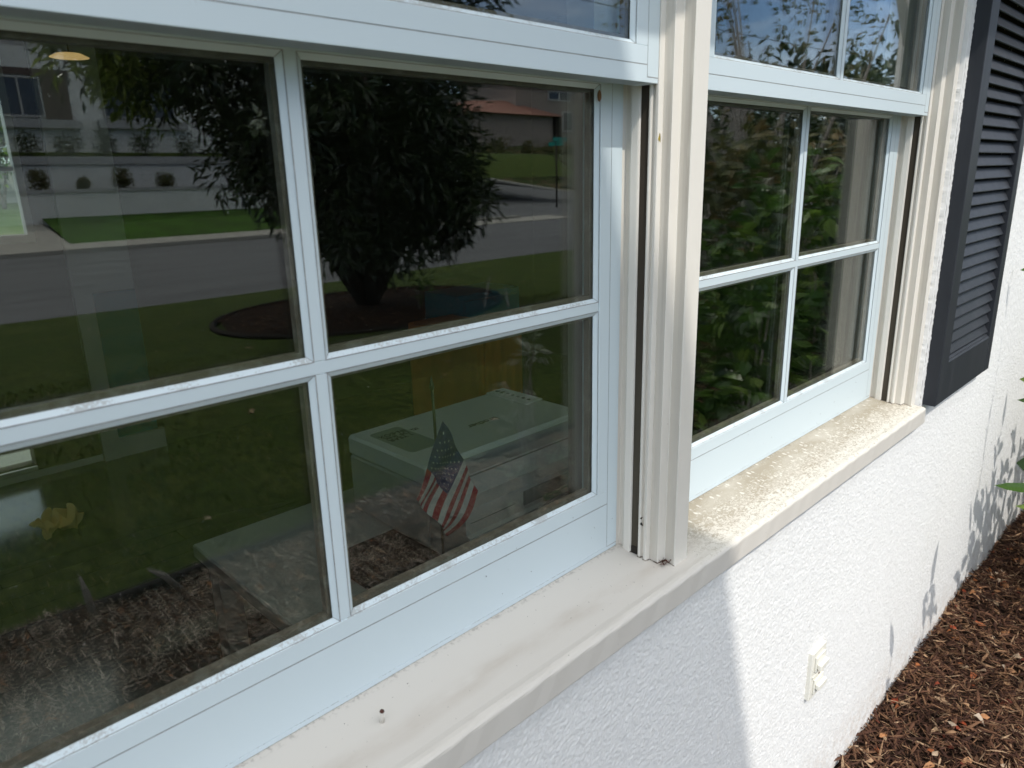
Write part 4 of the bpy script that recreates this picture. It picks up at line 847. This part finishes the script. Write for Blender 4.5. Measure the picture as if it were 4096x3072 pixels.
for k_, (x, y, z, rx, rz, lb) in enumerate([(17, 7.5, .9, 3.2, 2.0, 'dense dark hedge tree behind the grey trunk'), (22, 7.0, 1.2, 4.0, 2.6, 'second dense dark tree along the lawn'), (15, 9.6, .6, 2.6, 2.0, 'dark tree at the road edge behind the grey trunk'), (30, 9.8, 1.0, 5.0, 2.6, 'farthest dark tree along the lawn')]):
    e = empty('dense_tree', (x, y, G), lb, 'tree', 'dense trees along the lawn'); MB().tube([(x, y, G), (x, y, z)], [.2, .12], 8).build('trunk', BARKD, e)
    foliage('crown', [(p, .7) for p in ell((x, y, z), (rx, 1.8, rz), 80, .45)], 30, .32, .14, LEAFD, e, 1, True)
pm = empty('palm_tree', (34, 12.0, G), 'distant palm tree mirrored low in the right upper pane', 'palm tree')
b = MB(); b.tube([(34, 12, G), (34.2, 12, 1.5), (34.1, 12, 2.3)], [.35, .25, .2], 8); b.build('trunk', BARK, pm); b = MB()
for i in range(34):
    a = random.uniform(0, 6.3); el = random.uniform(-.2, 1.1); pts = [np.array([34.1, 12, 2.3]) + t * 2.6 * np.array([math.cos(a) * math.cos(el), math.sin(a) * math.cos(el), math.sin(el) - .55 * t]) for t in (0, .35, .7, 1)]
    for t in np.linspace(.15, 1, 14):
        j = min(2, int(t * 3)); p = pts[j] * (1 - (t * 3 - j)) + pts[j + 1] * (t * 3 - j); dv = (pts[j + 1] - pts[j]); sd = np.cross(dv, [0, 0, 1]); sd /= np.linalg.norm(sd) + 1e-6
        for s_ in (1, -1): b.leaf4(p, sd * s_ + dv * .6 - np.array([0, 0, .3]), np.array([0, 0, 1.]), .55, .07, 0, random.random())
b.build('fronds', LEAFO, pm, fix=False, var=True)
gb = empty('garden_shrub', (1.5, -12.2, .38), 'leafy shrub in front of the white garden wall behind the house', 'shrub'); branchy('stem', (1.5, -12.2, .38), [(1.4, -12.2, 1.2), (1.7, -12.1, 1.3)], .03, .01, BARK, gb)
foliage('leaves', [(p, .2) for p in ell((1.5, -12.2, 1.5), (.9, .5, .65), 90, .2)], 26, .12, .06, LEAFB, gb, 1, True)
# porch post with a corner brace, beyond the shutter
pp = empty('porch_post', (4.76, 1.27, G), 'white wooden porch post with a corner brace, mirrored in the right upper sash', 'post')
b = MB(); b.rbox(4.70, 4.82, 1.21, 1.33, G, 1.92, .004); b.build('shaft', WOODW, pp)
b = MB(); b.prism([(4.70, 1.45), (4.70, 1.62), (4.42, 1.92), (4.30, 1.92)], 1.24, 1.30); 
b = MB(); b.add([(4.70, 1.24, 1.42), (4.70, 1.24, 1.60), (4.42, 1.24, 1.92), (4.28, 1.24, 1.92), (4.70, 1.30, 1.42), (4.70, 1.30, 1.60), (4.42, 1.30, 1.92), (4.28, 1.30, 1.92)], [(0, 1, 2, 3), (7, 6, 5, 4), (0, 4, 5, 1), (1, 5, 6, 2), (2, 6, 7, 3), (3, 7, 4, 0)]); b.build('brace', WOODW, pp)
b = MB(); b.box(3.9, 9.0, 1.22, 1.32, 1.92, 2.06); b.build('beam', WOODW, pp)
# utility pole and wires
up_ = empty('utility_pole', (70, 16, G), 'distant wooden utility pole beside the road', 'utility pole'); MB().tube([(70, 16, G), (70, 16, 9)], [.16, .12], 8).build('pole', BARKD, up_); MB().box(69, 71, 15.95, 16.05, 8.2, 8.35).build('crossarm', BARKD, up_)
for k_, (zz, lb) in enumerate(((7.3, 'upper overhead wire above the road'), (6.2, 'middle overhead wire above the road'), (5.0, 'lower overhead wire above the road'))):
    MB().tube([(70 - 80 * t, 16 + 3 * t + 2 * t * t, zz - 1.6 * math.sin(math.pi * t) * .6 + .8 * t) for t in np.linspace(0, 1, 24)], .016, 5).build('overhead_wire', DARKGAP, label=lb, cat='wire', group='overhead wires')

# ------------------------------------------------------------------ across the street
WR = mat('white_render', (0.66, 0.66, 0.66), 0.85, 0.2, n1=(.8, (.6, .6, .6), .4, .7, U)); CAP = mat('wall_cap', (0.36, 0.36, 0.37), 0.8, 0.2)
rw = empty('retaining_wall', (8, 27.3, G), 'lower white retaining wall above the green strip across the road', 'retaining wall'); MB().box(-14, 22, 27.2, 27.5, -.8, .50).build('wall_face', WR, rw); MB().box(-14, 22, 27.14, 27.56, .50, .60).build('cap', CAP, rw)
rw = empty('retaining_wall', (8, 30.1, G), 'upper white retaining wall behind the round shrubs across the road', 'retaining wall'); MB().box(-14, 22, 30.0, 30.3, .2, 1.46).build('wall_face', WR, rw); MB().box(-14, 22, 29.9, 30.4, 1.46, 1.74).build('cap', CAP, rw)
MB().grid(lambda u, v: (5.25 + 17 * u, 24.4 + 2.8 * v, G + .06 + .68 * v), 8, 6).build('green_verge', TURF, kind='structure', fix=False)
MB().grid(lambda u, v: (-14 + 19.25 * u, 24.4 + 2.8 * v, G + .06 + .5 * v), 8, 6).build('driveway', CONC, kind='structure', fix=False)
MB().add([(-14, 27.5, .42), (22, 27.5, .42), (22, 30, .6), (-14, 30, .6)], [(0, 1, 2, 3)]).build('terrace_soil', SOIL, kind='structure', fix=False)
def bush(x, y, z0, r, h, lab, grp, matl=LEAFD, n=34):
    e = empty('garden_bush', (x, y, z0), lab, 'bush', grp); b = MB(); b.tube([(x, y, z0), (x, y, z0 + h * .4)], .03, 5); b.build('stem', BARKD, e)
    foliage('leaves', [(p, r * .42) for p in ell((x, y, z0 + h * .5), (r * .75, r * .75, h * .42), n, .5)], 26, .10, .05, matl, e, 1, True)
for x, r, h, lb in ((5.7, .36, .75, 'first'), (7.0, .24, .45, 'second'), (8.3, .40, .85, 'third'), (9.8, .42, .55, 'fourth')):
    bush(x, 28.6, .5, r, h, lb + ' clipped bush from the left in front of the upper retaining wall', 'clipped bushes on the lower terrace', LEAFO)
for x, r, h, lb in ((6.35, .5, 1.05, 'first'), (7.75, .6, 1.1, 'second'), (9.0, .55, 1.1, 'third'), (10.6, .6, 1.0, 'fourth'), (12.3, .6, 1.1, 'fifth')):
    bush(x, 32.4, 1.75, r, h, lb + ' loose bush from the left against the white house', 'loose bushes below the white house', LEAFD, 26)
ho = empty('white_house', (4, 37, G), 'white two storey house across the road above the retaining walls', 'house')
MB().box(-10, 17.5, 34, 43, 1.6, 8.6).build('wall', WR, ho)
DG = mat('dark_window_glass', (0.015, 0.02, 0.04), 0.08, 0.7); BS = mat('brown_shutter', (0.10, 0.075, 0.07), 0.7, 0.2)
MB().box(6.0, 7.55, 33.93, 34.0, 3.35, 4.85).build('window_pane', DG, ho); MB().box(7.56, 8.50, 33.9, 34.0, 3.30, 4.88).build('window_shutter', BS, ho); MB().box(2.2, 5.9, 33.93, 34.0, 3.35, 4.85).build('window_pane', DG, ho)
MB().box(9.7, 12.6, 33.93, 34.0, 3.4, 4.9).build('window_pane', DG, ho); MB().box(5.6, 8.75, 33.7, 34.0, 2.95, 3.28).build('window_ledge', CAP, ho); MB().box(9.4, 13, 33.7, 34.0, 3.0, 3.33).build('window_ledge', CAP, ho)
MB().box(5.9, 8.6, 33.92, 34.0, 4.90, 5.15).build('window_header', BS, ho)
TERR = mat('terracotta_tile', (0.26, 0.125, 0.10), 0.85, 0.2, n1=(2.5, (.34, .18, .14), .4, .6, (3, 1, 1)))
MB().add([(-10.6, 33.3, 8.5), (18.1, 33.3, 8.5), (18.1, 43.6, 8.5), (-10.6, 43.6, 8.5), (-7, 38.5, 11.2), (14, 38.5, 11.2)], [(0, 1, 5, 4), (1, 2, 5), (2, 3, 4, 5), (3, 0, 4), (0, 3, 2, 1)]).build('roof', TERR, ho)
for xa_, xb_, za, zb_ in ((6.0, 7.55, 3.35, 4.85), (9.7, 12.6, 3.4, 4.9), (2.2, 5.9, 3.35, 4.85)):
    b = MB(); b.box(xa_, xb_, 33.88, 33.93, zb_ - .08, zb_); b.box(xa_, xb_, 33.88, 33.93, za, za + .08); n_ = max(2, int((xb_ - xa_) / .9))
    for q in range(n_ + 1): xx = xa_ + (xb_ - xa_ - .07) * q / n_; b.box(xx, xx + .07, 33.88, 33.93, za + .08, zb_ - .08)
    b.build('window_frame', CAP, ho)
# hillside house
BE = mat('beige_render', (0.34, 0.29, 0.265), 0.85, 0.2); WT = mat('white_paint_frame', (.7, .7, .7), .6, .3)
h2 = empty('hillside_house', (62, 62, 3.5), 'beige house with terracotta roof on the hillside mirrored at the right of the left window', 'house')
MB().box(52.0, 64.6, 58, 66, 2.2, 7.3).box(60.6, 78, 60.5, 70, 2.2, 11.5).build('wall', BE, h2)
MB().add([(51.0, 57.2, 7.1), (65.2, 57.2, 7.1), (65.2, 66.5, 7.1), (51.0, 66.5, 7.1), (60.4, 62, 8.95), (54.5, 62, 8.7)], [(0, 1, 4, 5), (1, 2, 4), (2, 3, 5, 4), (3, 0, 5), (0, 3, 2, 1)]).build('roof', TERR, h2)
MB().add([(49, 63, 8.3), (61.5, 63, 8.3), (61.5, 72, 8.3), (49, 72, 8.3), (60, 68, 10.2), (51, 68, 9.6)], [(0, 1, 4, 5), (1, 2, 4), (2, 3, 5, 4), (3, 0, 5), (0, 3, 2, 1)]).build('roof', ROOFM, h2)
MB().add([(60, 59.6, 11.4), (79, 59.6, 11.4), (79, 71, 11.4), (60, 71, 11.4), (63, 65, 13.2), (76, 65, 13.2)], [(0, 1, 5, 4), (1, 2, 5), (2, 3, 4, 5), (3, 0, 4), (0, 3, 2, 1)]).build('roof', TERR, h2)
for xa_, xb_, za, zb_ in ((66.0, 67.6, 9.3, 10.1), (67.9, 69.6, 9.3, 10.1), (68.5, 70.0, 5.9, 7.9)):
    fr_ = MB().box(xa_ - .15, xb_ + .15, 60.35, 60.5, za - .15, zb_ + .15).build('window_frame', WT, h2); MB().box(xa_, xb_, 60.3, 60.35, za, zb_).build('window_pane', DG, fr_)
MB().box(64.0, 65.0, 57.6, 58.0, 3.4, 7.2).build('doorway', DARKGAP, h2)
for i, (x, y, z, r, h) in enumerate([(49, 47.5, 1.0, 1.2, 1.7), (52, 46.5, .6, 1.3, 1.6), (55.5, 46, .3, 1.4, 1.9), (46.5, 49.5, 1.8, 1.1, 1.5), (58, 53, 2.6, 1.3, 1.6), (54, 52, 2.6, 1.2, 1.5), (50.5, 53, 2.9, 1.3, 1.5), (61, 52, 2.0, 1.5, 2.4), (46, 54, 3.0, 1.5, 2.6), (43.5, 49, 1.8, 1.2, 1.6)]):
    e = empty('hillside_bush', (x, y, z), ['low round', 'broad', 'large', 'upper left', 'upper right', 'middle', 'rusty topped', 'tall right', 'tall left', 'leftmost'][i] + ' bush on the slope below the hillside house', 'bush', 'bushes on the hillside')
    MB().tube([(x, y, z - .5), (x, y, z + .2)], .08, 5).build('stem', BARKD, e); foliage('leaves', [(p, r * .35) for p in ell((x, y, z + h * .4), (r, r, h * .5), 24, .4)], 22, .30, .13, LEAFO, e, 1, True)
sg = empty('street_sign', (28.9, 26, G), 'teal street name sign on a post at the corner across the road', 'street sign')
TE = mat('sign_teal', (0.01, 0.28, 0.24), 0.5, 0.4); MB().tube([(28.9, 26, G), (28.9, 26, 2.7)], .05, 8).build('post', BARKD, sg); MB().box(28.62, 29.7, 25.93, 25.97, 2.38, 2.58).build('sign_blade', TE, sg); MB().box(28.86, 28.9, 25.5, 26.5, 2.16, 2.36).build('sign_blade', TE, sg)
